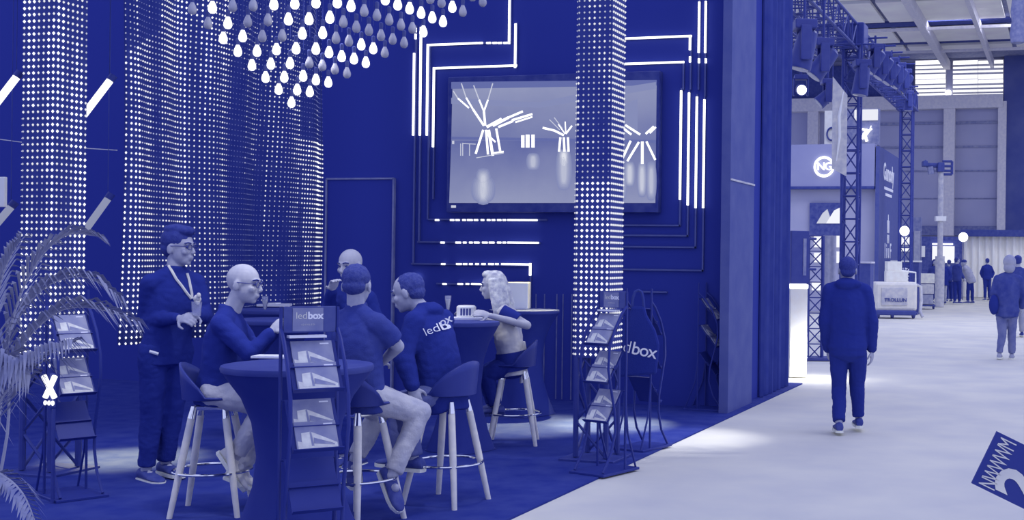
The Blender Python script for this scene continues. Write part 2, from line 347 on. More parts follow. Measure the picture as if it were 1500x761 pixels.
for L in ((671, 144, 687, 158, 3), (683, 143, 693, 160, 3), (693, 160, 709, 184, 4), (702, 146, 709, 163, 3), (715, 146, 709, 163, 3), (709, 163, 711, 184, 4), (713, 186, 735, 174, 5), (722, 184, 745, 172, 5), (730, 186, 752, 177, 4), (745, 172, 766, 163, 4), (750, 176, 780, 167, 4), (755, 179, 780, 171, 3),
          (708, 190, 697, 225, 4), (712, 190, 715, 226, 4), (716, 190, 722, 228, 5), (727, 188, 733, 222, 4), (712, 195, 726, 208, 3), (722, 224, 738, 222, 3),
          (795, 187, 812, 191, 4), (812, 191, 826, 198, 4), (818, 182, 828, 196, 2), (828, 178, 829, 196, 2), (838, 184, 829, 196, 3), (821, 201, 819, 222, 4), (826, 201, 827, 222, 4), (832, 201, 833, 222, 4),
          (766, 198, 766, 216, 6), (773, 197, 773, 216, 7), (781, 197, 781, 216, 6), (908, 184, 925, 197, 4), (916, 183, 938, 197, 4), (946, 196, 958, 185, 4), (952, 195, 961, 186, 3), (924, 206, 912, 232, 4), (936, 208, 919, 236, 4), (941, 207, 941, 240, 5), (947, 207, 960, 234, 4), (910, 206, 905, 230, 4)):
    sline(*L)
for L in ((676, 122, 683, 143, 2), (694, 125, 702, 146, 2), (722, 122, 715, 146, 2), (664, 133, 671, 144, 2), (675, 210, 675, 228, 1.5), (678, 209, 678, 228, 1.5), (678, 210, 697, 211, 1.5), (688, 210, 688, 228, 1.5), (664, 206, 664, 211, 4), (805, 175, 820, 190, 1.5), (812, 172, 824, 188, 1.5), (698, 231, 738, 224, 1.5)):
    sline(*L, EM[.75])
spoly([(661, 300.5), (668, 300.5), (668, 304), (661, 304)], EM[.75], 'badge', -.06 + .058)

# ------------------------------------------------------------------ truss and LED mesh columns
def truss_part(t, p, q, size, step, chord_r=.024, brace_r=.011, name='chord', single=True):
    p, q = Vector(p), Vector(q); ax = (q - p).normalized(); L = (q - p).length
    u = ax.cross(Vector((0, 0, 1)) if abs(ax.z) < .9 else Vector((0, 1, 0))).normalized(); w_ = ax.cross(u).normalized(); h = size / 2
    cs = [u * h + w_ * h, w_ * h - u * h, -u * h - w_ * h, u * h - w_ * h]
    for c in cs: MB().tube([p + c, q + c], chord_r, 8).build('chord', STEEL, t)
    n = max(1, round(L / step)); mb = MB()
    for k in range(4):
        a, b = cs[k], cs[(k + 1) % 4]
        for i in range(n):
            s0, s1 = p + ax * (L * i / n), p + ax * (L * (i + 1) / n)
            x, y = (s0 + a, s1 + b) if i % 2 else (s0 + b, s1 + a)
            if single:
                MB().tube([x, y], brace_r, 6).build('brace', STEEL, t)
            else: mb.tube([x, y], brace_r, 4); mb.tube([s0 + a, s0 + b], brace_r, 4)
    if not single: mb.build('bracing', STEEL, t)
def led_column(label, base, size, zb, rz, lit):
    t = thing('led_column', base, label, 'light column', rz, 'light mesh columns')
    truss_part(t, (0, 0, .03), (0, 0, zb + .35), size - .05, .3, .024, .011)
    MB().box((0, 0, .012), (size + .16, size + .16, .022)).build('base_plate', BLACK, t, False, .004)
    h = size / 2
    MB().box((0, 0, (zb + 5.6) / 2), (size - .012, size - .012, 5.6 - zb)).build('mesh_cover', mat('mesh_cover', .04, .8, .2, .02), t, False)
    mb = MB(); pit = .0425; nc = int(size / pit); pz = .0475
    for fc in range(4):
        for j in range(int((5.3 - zb) / pz)):
            for i in range(nc):
                s_ = -h + (i + .5) * size / nc; z = zb + .03 + j * pz
                p = [(s_, -h), (h, s_), (s_, h), (-h, s_)][fc]
                lv = lit(fc, i / nc, z)
                mb.octa((p[0], p[1], z), (.0085, .0095, .0115, .0135)[lv], lv)
    tag(mb.build('led_pixels', LED, t, False), kind='stuff')
    return t
def lit_left(fc, u, z):
    v = .55 + .35 * math.sin(z * 2.1 + u * 3 + fc) + .25 * math.sin(u * 9 + fc * 2) + (.3 if z < 1.9 else 0)
    return 3 if v > .75 else 2 if v > .3 else 1 if v > 0 else 0
def lit_mid(fc, u, z):
    if fc == 1: return 2
    if z < 2.25: return 3 if u > .0 else 2
    v = .4 + .4 * math.sin(z * 5 + u * 6) + random.uniform(-.3, .2) - (.15 if z < 3 else 0); return 2 if v > .5 else 1 if v > -.25 else 0
cL = at(78, 400, 8.95); SZ = .31
led_column('left glowing light mesh column behind the palm fronds', (cL.x - SZ / 2, cL.y + SZ / 2, 0), SZ, .775, 0, lit_left)
cC = at(893, 400, 9.85)
led_column('middle glowing light mesh column standing in front of the screen', (cC.x - SZ / 2, cC.y + SZ / 2, 0), SZ, .83, 0, lit_mid)

# ------------------------------------------------------------------ LED curtain with folds
A_, B_ = at(171, 500, 10.6), at(478, 440, 13.75)
ZB = at(171, 505, 10.6).z
U = Vector((B_.x - A_.x, B_.y - A_.y, 0)); LEN = U.length; U.normalize(); N = Vector((U.y, -U.x, 0))
t = thing('led_curtain', (A_.x, A_.y, ZB), 'wide folded curtain of glowing light pixels behind the standing man', 'light curtain')
def fold(s_, z): return .055 * math.sin(s_ * 5.2 + .5) + .025 * math.sin(s_ * 11 + z * .4) + .03 * math.sin(z * 1.1 + s_ * 2)
nu, nvv = 96, 12; ZT = 5.4 - ZB
mb = MB(); vs = [U * (LEN * i / nu) + N * (fold(LEN * i / nu, ZT * j / nvv) - .02) + Vector((0, 0, ZT * j / nvv)) for j in range(nvv + 1) for i in range(nu + 1)]
fs = [(j * (nu + 1) + i, j * (nu + 1) + i + 1, (j + 1) * (nu + 1) + i + 1, (j + 1) * (nu + 1) + i) for j in range(nvv) for i in range(nu)]
o = mb.add(vs, fs).build('fabric', mat('curtain_mesh', .03, .9, .1, .02), t)
so = o.modifiers.new('solid', 'SOLIDIFY'); so.thickness = .006
mb = MB(); ps = .0455; pz = .0515
for i in range(int(LEN / ps) + 1):
    for j in range(int((4.6 - ZB) / pz)):
        s_ = i * ps; z = .01 + j * pz; u = s_ / LEN; hz = z + ZB
        edge = 3.35 + (u - .0) * 1.9 if u < .16 else 9
        v = .56 + .30 * math.cos(s_ * 5.2 + .5) + .16 * math.sin(s_ * 23) - .75 * max(0, min(1, (u - .22) / .35)) + .18 * math.sin(hz * 1.6 + u * 4)
        if hz > edge: v -= .6
        if u > .86 - max(0, (hz - 1.2)) * .035 and hz < 2.9: v += .8
        if i % 9 == 3: v += .35
        v += random.uniform(-.08, .08)
        lv = 3 if v > .72 else 2 if v > .3 else 1 if v > -.05 else 0
        mb.octa(U * s_ + N * fold(s_, z) + Vector((0, 0, z)), (.006, .0085, .0108, .0128)[lv], lv)
tag(mb.build('led_pixels', LED, t, False), kind='stuff')

# ------------------------------------------------------------------ hanging bulbs: inverted stepped pyramid
tip = at(427, 148, 11.0); S_ = .187; DZ = .082
gm = MB().lathe([(.001, -.055), (.016, -.052), (.028, -.041), (.034, -.024), (.033, -.006), (.026, .016), (.017, .034), (.0135, .045)], 14)
on_mesh = gm.mesh('glass_bulb', BULB_ON); off_mesh = gm.mesh('glass_bulb', BULB_OFF)
sk_mesh = MB().lathe([(.0145, .042), (.015, .062), (.017, .066), (.017, .095), (.008, .102)], 10).mesh('socket', SOCKET)
cd_mesh = MB().tube([(0, 0, .1), (0, 0, 1.0)], .003, 5).mesh('cord', CORD)
LIT = ['1', '111', '11111', '1110000', '111111111', '11001100110', '0100111000000', '010011111000001', '01001100111111111']
def child(name, me, par):
    o = bpy.data.objects.new(name, me); COL.objects.link(o); o.parent = par; return o
ords = ['first', 'second', 'third', 'fourth', 'fifth', 'sixth', 'seventh', 'eighth', 'ninth', 'tenth', 'eleventh', 'twelfth', 'thirteenth', 'fourteenth', 'fifteenth', 'sixteenth', 'seventeenth', 'eighteenth', 'nineteenth', 'twentieth', 'twenty-first', 'twenty-second', 'twenty-third', 'twenty-fourth', 'twenty-fifth']
def topix(P):
    q = Vector(P) - O0; f_ = q.dot(FV); u = q.dot(RV) / f_; v = q.z / f_
    return PX + F * (u * math.cos(RO) + v * math.sin(RO)), PY - F * (-u * math.sin(RO) + v * math.cos(RO))
bulbs = []
for k in range(13):
    row = [(i, k) for i in range(k)] + [(k, k)] + [(k, j) for j in range(k - 1, -1, -1)]
    vis = 0
    for n_, (i, j) in enumerate(row):
        P = tip + Vector((i * S_, -j * S_, k * DZ + random.uniform(-.006, .006)))
        x, y = topix(P)
        if y < -8: continue
        on = LIT[k][n_] == '1' if k < len(LIT) else random.random() < .45
        vis += 1
        row_n = 'bottom row' if k == 0 else ords[k] + ' row up'
        lab = 'glowing pendant bulb at the bottom tip of the hanging cluster' if k == 0 else '%s hanging bulb, %s from left in the %s of the cluster' % ('glowing' if on else 'unlit pale', ords[vis - 1], row_n)
        t = thing('pendant_bulb', P, lab, 'light bulb', 0, 'bulbs of the hanging cluster')
        child('glass_bulb', on_mesh if on else off_mesh, t); child('socket', sk_mesh, t); c = child('cord', cd_mesh, t); c.scale = (1, 1, (5.3 - P.z))

# ------------------------------------------------------------------ slanted light tubes at the left and their wires
def tube_light(label, a, b, d, m):
    A, B = at(*a, d), at(*b, d - .15); c = (A + B) / 2
    t = thing('light_tube', c, label, 'tube light', 0, 'slanted light tubes')
    MB().tube([A - c, B - c], .028, 10).build('tube', m, t)
    dv = (A - B).normalized()
    MB().tube([A - c, A - c + dv * .05], .031, 10).build('end_cap', STEEL, t); MB().tube([B - c, B - c - dv * .05], .031, 10).build('end_cap', STEEL, t)
    MB().tube([A - c, A - c + Vector((0, 0, 5.3 - A.z))], .003, 5).build('wire', CORD, t)
TON = emit('tube_on', 1.0, 1.6); TOFF = emit('tube_soft', .55, .8)
tube_light('bright slanted light tube leaning right of the left mesh column, upper', (161, 118), (100, 198), 9.6, TON)
tube_light('dimmer slanted light tube leaning right of the left mesh column, lower', (158, 291), (88, 388), 9.6, TOFF)
tube_light('bright slanted light tube cut off at the top left edge', (24, 113), (-40, 196), 9.2, TON)
tube_light('dim slanted light tube at the left edge above the palm', (16, 303), (-50, 380), 9.2, TOFF)
A, B = at(-30, 200, 9.9), at(172, 220, 10.4); o = MB().tube([A, (A + B) / 2 - Vector((0, 0, .02)), B], .004, 5).build('hanging_wire', mat('pale_wire', .5, .5)); tag(o, 'thin pale wire stretched between the left column and the light curtain', 'wire')
p = at(2, 281, 9.0); o = MB().box((-.06, 0, 0), (.2, .03, .22)).build('wall_sign', mat('pale_sign', .72, .5), None, False, .005, loc=p); tag(o, 'small pale rectangular sign at the left edge of the picture', 'sign')

# X-shaped light sculpture behind the left rack
p = at(72, 566, 7.95); t = thing('light_letter', p - Vector((0, 0, .1)), 'glowing white X made of short light bars low by the left column', 'light sign')
for a, b in (((-.045, .17), (.045, .03)), ((.045, .17), (-.03, .03))): MB().tube([(a[0], 0, a[1]), (b[0], 0, b[1])], .017, 8).build('light_bar', TON, t)
for x in (-.03, .0, .03): MB().ell((x, 0, -.005), (.011, .01, .016)).build('light_dot', TON, t)
MB().box((0, .03, .075), (.03, .02, .22)).build('backing', BLACK, t, False)
MB().tube([(0, .04, -.05), (0, .04, -p.z + .1)], .012, 8).build('post', BLACK, t)

# ------------------------------------------------------------------ cocktail tables with stretch covers
def table(label, c, R, h, tones=(SPANDEX, SPTOP)):
    t = thing('cocktail_table', (c.x, c.y, 0), label, 'table', .5, 'cocktail tables with stretch covers')
    prof = [(R * .99, h - .03), (R * .93, h - .07), (R * .74, h - .18), (R * .6, h - .32), (R * .53, h * .5), (R * .56, h * .33), (R * .68, h * .16), (R * .8, .05), (R * .84, .008)]
    wob = lambda a, z: 1 + .10 * max(0, 1 - z / (h * .5)) * math.cos(4 * a) + .012 * math.sin(8 * a) * (1 - z / h)
    MB().lathe(prof, 48, (0, 0, 0), 0, wob).build('skirt', tones[0], t)
    MB().lathe([(R, h - .035), (R * 1.012, h - .018), (R, h - .002), (R * .97, h)], 48).build('top', tones[1], t)
    for k in range(4):
        a = k * PI / 2; MB().lathe([(.03, 0), (.03, .012), (.015, .02)], 10, (R * .86 * math.cos(a), R * .86 * math.sin(a), 0)).build('foot', BLACK, t)
    return Vector((c.x, c.y, h))
T1 = table('near covered table behind the front brochure rack', ground(437, 533, 1.02), .41, 1.02)
TR = table('covered table the blond woman leans on', ground(677, 470, 1.09), .31, 1.09)
TB = table('covered table by the wall holding the white box, behind the blond woman', ground(768, 453, 1.09), .36, 1.09)
TM = table('covered table in front of the seated bald man', ground(398, 467, 1.09), .35, 1.09)
TF = table('rearmost covered table with white papers behind the bald man', ground(402, 452.5, 1.13), .34, 1.13)

# ------------------------------------------------------------------ bar stools
def stool(label, c, rz, sh=.70):
    t = thing('bar_stool', (c.x, c.y, 0), label, 'stool', rz, 'bar stools with wooden legs')
    vs = []; fs = []; nr, na = 10, 32                      # local +Y is the front
    for i in range(nr + 1):
        r = i / nr; rr = min(1, r / .6); e = max(0, (r - .6) / .4)      # pan, then the rising rim
        for j in range(na):
            a = 2 * PI * j / na; bk = max(0, -math.sin(a)) ** .7; sd_ = max(0, .55 - .45 * math.sin(a)) ** 2
            rise = (.175 * bk + .05 * sd_) * e + .02 * rr * rr
            lean_ = 1 + .10 * e
            vs.append((.195 * rr * lean_ * math.cos(a), .185 * rr * lean_ * math.sin(a), sh + .005 + rise))
    for i in range(nr): fs += [(i * na + j, i * na + (j + 1) % na, (i + 1) * na + (j + 1) % na, (i + 1) * na + j) for j in range(na)]
    o = MB().add(vs, fs).build('seat_shell', PLASTIC, t); m = o.modifiers.new('s', 'SOLIDIFY'); m.thickness = .014; m.offset = -1
    MB().box((0, 0, sh - .03), (.2, .2, .03)).build('seat_mount', CHROME, t, False, .006)
    for k in range(4):
        a = PI / 4 + k * PI / 2; d = Vector((math.cos(a), math.sin(a), 0)); top = d * .13 + Vector((0, 0, sh - .02)); bot = d * .285
        MB().tube([top.lerp(bot, .1), top.lerp(bot, .5), bot], [.023, .0235, .017], 10).build('leg', WOOD, t)
        MB().tube([top, top.lerp(bot, .11)], [.018, .0245], 10).build('leg_cap', CHROME, t)
    R = .235
    MB().tube([(R * math.cos(2 * PI * j / 28), R * math.sin(2 * PI * j / 28), .27) for j in range(28)], .009, 8, True).build('foot_ring', CHROME, t)
    return t

# ------------------------------------------------------------------ brochure racks
SKYP = mat('brochure_paper', .36, .35, .4, .1, 6); BLD = mat('brochure_building', .66, .4, .3, .08, 30); BLD2 = mat('brochure_shade', .36, .4, .3, .06, 20)
FRAMEM = mat('rack_metal', .005, .4, .3, .005)
TRAY_Z = (1.205, .915, .62); TILT = math.radians(36)
def brochure(rack, k, lower, label, wdt=.2):
    L = .15
    s0 = .0 if not lower else .132
    t = thing('brochure', (0, 0, 0), label, 'brochure', 0, 'brochures in the racks')
    M = rack.matrix_basis @ Matrix.Translation((0, .02, TRAY_Z[k])) @ Matrix.Rotation(-(PI / 2 - TILT), 4, 'X') @ Matrix.Translation((0, s0, .014 if lower else .002))
    # local: x across, y down the slope, z outward
    t.matrix_basis = M
    MB().box((0, L / 2, .005), (wdt, L, .01)).build('pages', SKYP, t, False)
    def pl(pts, m, nme, z=.0105): MB().slab([((.5 - x) * wdt, (1 - y) * L, z) for x, y in pts], (0, 0, 1), .0006).build(nme, m, t, False)
    pl([(.03, .02), (.97, .02), (.97, .16), (.6, .2), (.3, .18), (.03, .3)], BLD, 'print_ground')
    pl([(.12, .1), (.4, .1), (.36, .62), (.14, .58)], BLD, 'print_tower', .0112)
    pl([(.36, .62), (.46, .56), (.97, .18), (.97, .12), (.42, .4), (.4, .1)], BLD, 'print_roof', .0108)
    pl([(.42, .40), (.9, .14), (.9, .1), (.42, .18)], BLD2, 'print_windows', .0116)
    pl([(.35, .1), (.41, .1), (.38, .62), (.34, .6)], BLD2, 'print_shadow_side', .012)
    pl([(.70, .86), (.92, .86), (.92, .91), (.70, .91)], WHITEP, 'print_mark')
    return t
def rack(label, c, rz, filled, header=True, wdt=.235, names='front'):
    t = thing('brochure_rack', (c.x, c.y, 0), label, 'rack', rz, 'brochure racks')
    h = wdt / 2 + .018                                # local +Y is the front
    for s_ in (-1, 1):
        MB().tube([(s_ * h, 0, .02), (s_ * h, 0, 1.38)], .009, 8).build('rear_post', FRAMEM, t)
        MB().tube([(s_ * h, .0, 1.27), (s_ * h, .06, 1.22), (s_ * h, .15, 1.10), (s_ * h, .215, .95), (s_ * h, .225, .80), (s_ * h, .18, .62), (s_ * h, .14, .47), (s_ * h, .13, .32), (s_ * h, .18, .16), (s_ * h, .28, .03)], .010, 8).build('bow_rail', FRAMEM, t)
        MB().tube([(s_ * h, 0, .55), (s_ * h, -.03, .3), (s_ * h, -.14, .02)], .008, 8).build('rear_strut', FRAMEM, t)
    MB().box((0, .08, .012), (wdt + .1, .46, .02)).build('base_plate', FRAMEM, t, False, .004)
    for k in range(3):
        for s0, up in ((.0, 0), (.132, .012)):
            mb = MB(); M = Matrix.Translation((0, .02, TRAY_Z[k])) @ Matrix.Rotation(-(PI / 2 - TILT), 4, 'X')
            q = [M @ Vector((x, y, up - .006)) for x, y in ((-wdt / 2, s0 - .01), (wdt / 2, s0 - .01), (wdt / 2, s0 + .155), (-wdt / 2, s0 + .155))]
            mb.slab(q, M.to_3x3() @ Vector((0, 0, 1)), .005).build('tray', PLASTIC, t, False)
            q2 = [M @ Vector((x, s0 + .155, z)) for x, z in ((-wdt / 2, up - .006), (wdt / 2, up - .006), (wdt / 2, up + .028), (-wdt / 2, up + .028))]
            MB().slab(q2, M.to_3x3() @ Vector((0, 1, 0)), .004).build('tray_lip', FRAMEM, t, False)
        MB().tube([(-h, .0, TRAY_Z[k]), (h, .0, TRAY_Z[k])], .006, 6).build('cross_bar', FRAMEM, t)
    if header:
        hd = MB().box((0, .0, 1.318), (wdt + .015, .014, .13)).build('header_panel', mat('header_panel', .10, .5), t, False, .003)
        MB().box((.01, .0085, 1.318), (wdt * .62, .003, .115)).build('logo_plate', mat('logo_plate', .30, .5), hd, False)
        fx = Matrix.Rotation(PI, 4, 'Z')
        lettering('led', .05, mat('logo_grey', .68, .5, .2, 0), frame((.042, .0105, 1.336), (-1, 0, 0), (0, 1, 0)), hd, -.0008, .001, 'CENTER', .95)
        lettering('box', .05, WHITEP, frame((-.026, .0105, 1.336), (-1, 0, 0), (0, 1, 0)), hd, .0016, .001, 'CENTER', .95)
        lettering('· I D I M L E D ·', .012, mat('logo_small', .55, .5), frame((.01, .0105, 1.292), (-1, 0, 0), (0, 1, 0)), hd, 0, .0006)
        MB().box((.02, .03, 1.235), (wdt * .75, .06, .012)).build('leaflet_stack', PAPER, t, False)
    if filled:
        bpy.context.view_layer.update()
        for k in range(3):
            for lo in (False, True):
                if filled[k]: brochure(t, k, lo, '%s brochure of the %s tray in the %s' % ('lower' if lo else 'upper', ('top', 'middle', 'bottom')[k], names))
    return t
def ang(face): return math.radians(face) + T - PI / 2   # rz so that local +Y points along the image angle (0 right, 90 away, -90 to the camera)
rack('nearest brochure rack in front of the covered table', at(452, 600, 6.15), ang(-58), (1, 1, 0), True, .24, 'nearest rack')
rack('left brochure rack beside the palm and left mesh column', at(97, 600, 8.3), ang(-42), (1, 1, 0), False, .23, 'left rack by the palm')
rack('brochure rack in front of the middle mesh column', at(896, 600, 9.5), ang(-122), (1, 1, 1), True, .23, 'rack before the middle column')
rack('rack carrying the black tote bag beside the middle column', at(934, 600, 10.55), ang(60), (0, 0, 0), False, .22, 'bag rack')
rack('brochure rack seen from the side by the end wall', ground(1027, 599), ang(-18), (1, 1, 0), False, .23, 'side-on rack by the end wall')

# tote bag hanging on the second rack
p = at(934, 500, 10.4); t = thing('tote_bag', p, 'black tote bag with white logo hanging beside the middle column', 'bag', T)
mb = MB()
prof = [(-.155, -.30), (.165, -.27), (.185, -.02), (.15, .10), (.08, .22), (.055, .30), (-.055, .30), (-.08, .2), (-.12, .08), (-.16, -.05)]
mb.slab([(x, .03, z) for x, z in prof], (0, -1, 0), .06)
o = mb.build('bag_body', DARKCLOTH, t, False, .02)
for x in (-.05, .05): MB().tube([(x, 0, .28), (x * .9, -.01, .36), (x * .6, .0, .42), (0, .01, .435)], .013, 6).build('strap', DARKCLOTH2, t)
lettering('d', .15, WHITEP, frame((-.085, -.034, -.045), (.98, 0, -.2), (0, -1, 0)), t, -.002, .001)
lettering('box', .15, WHITEP, frame((.06, -.034, -.075), (.98, 0, -.2), (0, -1, 0)), t, .001, .001, 'CENTER', .9)

# ------------------------------------------------------------------ people
def remesh(mb, name, material, voxel, smooth=4, wrinkle=0.0, wscale=9.0, seed=0.0):
    me0 = mb.mesh(name + '_raw', material, False); o = bpy.data.objects.new(name, me0); COL.objects.link(o)
    r = o.modifiers.new('r', 'REMESH'); r.mode = 'VOXEL'; r.voxel_size = voxel; r.adaptivity = 0.0
    s = o.modifiers.new('s', 'SMOOTH'); s.factor = .5; s.iterations = smooth
    bpy.context.view_layer.update()
    me = bpy.data.meshes.new_from_object(o.evaluated_get(bpy.context.evaluated_depsgraph_get()))
    o.modifiers.clear(); o.data = me; bpy.data.meshes.remove(me0); me.name = name
    me.materials.clear(); me.materials.append(material)
    if wrinkle:
        nn = [v.normal.copy() for v in me.vertices]
        for v, n_ in zip(me.vertices, nn):
            q = v.co * wscale; w_ = noise.noise(Vector((q.x, q.y, q.z * .7 + seed))) + .6 * abs(noise.noise(Vector((q.x * 1.8, q.y * 1.8, q.z * 2.4 + seed))))
            v.co += n_ * w_ * wrinkle
    me.polygons.foreach_set('use_smooth', [True] * len(me.polygons)); me.update()
    return o
def capsule(mb, a, b, ra, rb, n=12):
    mb.tube([a, a.lerp(b, .35), a.lerp(b, .7), b], [ra, ra * .72 + rb * .28, ra * .32 + rb * .68, rb], n); mb.ell(a, (ra,) * 3, None, n, 8); mb.ell(b, (rb,) * 3, None, n, 8)
def basis(face, pitch=0.0, roll=0.0):                 # columns: right, forward, up (world), image-relative facing angle
    return Matrix.Rotation(math.radians(face) + T - PI / 2, 3, 'Z') @ Matrix.Rotation(math.radians(pitch), 3, 'X') @ Matrix.Rotation(math.radians(roll), 3, 'Y')
def hand(mb, wr, el, palm_n, curl, k, side):
    d = (wr - el).normalized(); n_ = (palm_n - d * palm_n.dot(d)).normalized(); x = d.cross(n_).normalized() * side
    R = Matrix((x, d, n_)).transposed()
    mb.ell(wr + d * .05 * k, (.040 * k, .055 * k, .017 * k), R, 12, 8)
    for i, (off, ln) in enumerate(((-.031, .066), (-.0105, .077), (.0105, .073), (.031, .058))):
        b0 = wr + d * .085 * k + x * off * k; c1 = math.radians(curl)
        d1 = d * math.cos(c1 * .5) + n_ * math.sin(c1 * .5) + x * off * 1.2; d2 = d * math.cos(c1 * 1.2) + n_ * math.sin(c1 * 1.2); d3 = d * math.cos(c1 * 1.7) + n_ * math.sin(c1 * 1.7)
        p1 = b0 + d1 * ln * .5 * k; p2 = p1 + d2 * ln * .32 * k; p3 = p2 + d3 * ln * .25 * k
        mb.tube([b0 - d * .03 * k, b0, p1, p2, p3], [.0095 * k, .009 * k, .0085 * k, .008 * k, .0065 * k], 8)
    t0 = wr + d * .03 * k - x * .033 * k; t1 = t0 + (d * .6 - x * .75 + n_ * .3).normalized() * .04 * k; t2 = t1 + (d * .85 - x * .2 + n_ * .5).normalized() * .035 * k
    mb.tube([t0 + x * .015 * k, t0, t1, t2], [.013 * k, .0125 * k, .0105 * k, .008 * k], 8)
def head_mesh(mb, c, B, k):
    L = lambda x, y, z: c + B @ (Vector((x, y, z)) * k)
    E_ = lambda p, r: mb.ell(L(*p), tuple(a * k for a in r), B, 18, 12)
    E_((0, -.008, .028), (.076, .098, .090)); E_((0, .018, -.03), (.064, .074, .085)); E_((0, .045, -.078), (.040, .042, .036)); E_((0, .066, -.098), (.022, .018, .018))
    E_((0, .080, .022), (.050, .018, .016)); E_((.034, .068, -.028), (.026, .022, .024)); E_((-.034, .068, -.028), (.026, .022, .024))
    mb.tube([L(0, .086, .012), L(0, .102, -.012), L(0, .112, -.034)], [.008 * k, .0095 * k, .0115 * k], 10); E_((0, .106, -.036), (.015, .012, .010))
    E_((0, .090, -.064), (.024, .012, .0065)); E_((0, .087, -.075), (.021, .012, .007)); E_((0, .088, -.055), (.018, .010, .010))
    for s in (-1, 1): mb.ell(L(s * .078, -.008, -.012), (.009 * k, .022 * k, .034 * k), B @ Matrix.Rotation(math.radians(-12), 3, 'X') @ Matrix.Rotation(s * .3, 3, 'Z'), 10, 8)
def shoe(parent, an, toe_dir, k, up_m=None, sole_m=None, up=Vector((0, 0, 1))):
    d = toe_dir.normalized(); x = d.cross(up).normalized(); u = x.cross(d).normalized(); R = Matrix((x, d, u)).transposed()
    c = an - u * .075 * k
    vox = MB()
    rings = []
    for s, w_, h in ((-.075, .028, .05), (-.06, .036, .075), (-.01, .038, .085), (.05, .042, .06), (.11, .047, .045), (.16, .044, .036), (.195, .028, .028), (.207, .012, .018)):
        rings.append((c + d * s * k + u * (h / 2 + .012) * k, x * w_ * k, u * (h / 2) * k))
    sh = vox.loft(rings, 14).build('shoe', up_m or SHOE, parent)
    so = MB(); lay = []
    for z in (0.0, .022):
        lay.append([c + d * s * k + x * w_ * k + u * z * k for s, w_ in ((-.082, 0), (-.07, .034), (-.01, .040), (.06, .045), (.12, .05), (.17, .045), (.205, .022), (.213, 0), (.205, -.022), (.17, -.045), (.12, -.05), (.06, -.045), (-.01, -.040), (-.07, -.034))])
    n_ = len(lay[0]); so.add(lay[0] + lay[1], [tuple(range(n_ - 1, -1, -1)), tuple(range(n_, 2 * n_))] + [(i, (i + 1) % n_, n_ + (i + 1) % n_, n_ + i) for i in range(n_)])
    so.build('sole', sole_m or SOLE, sh, False)

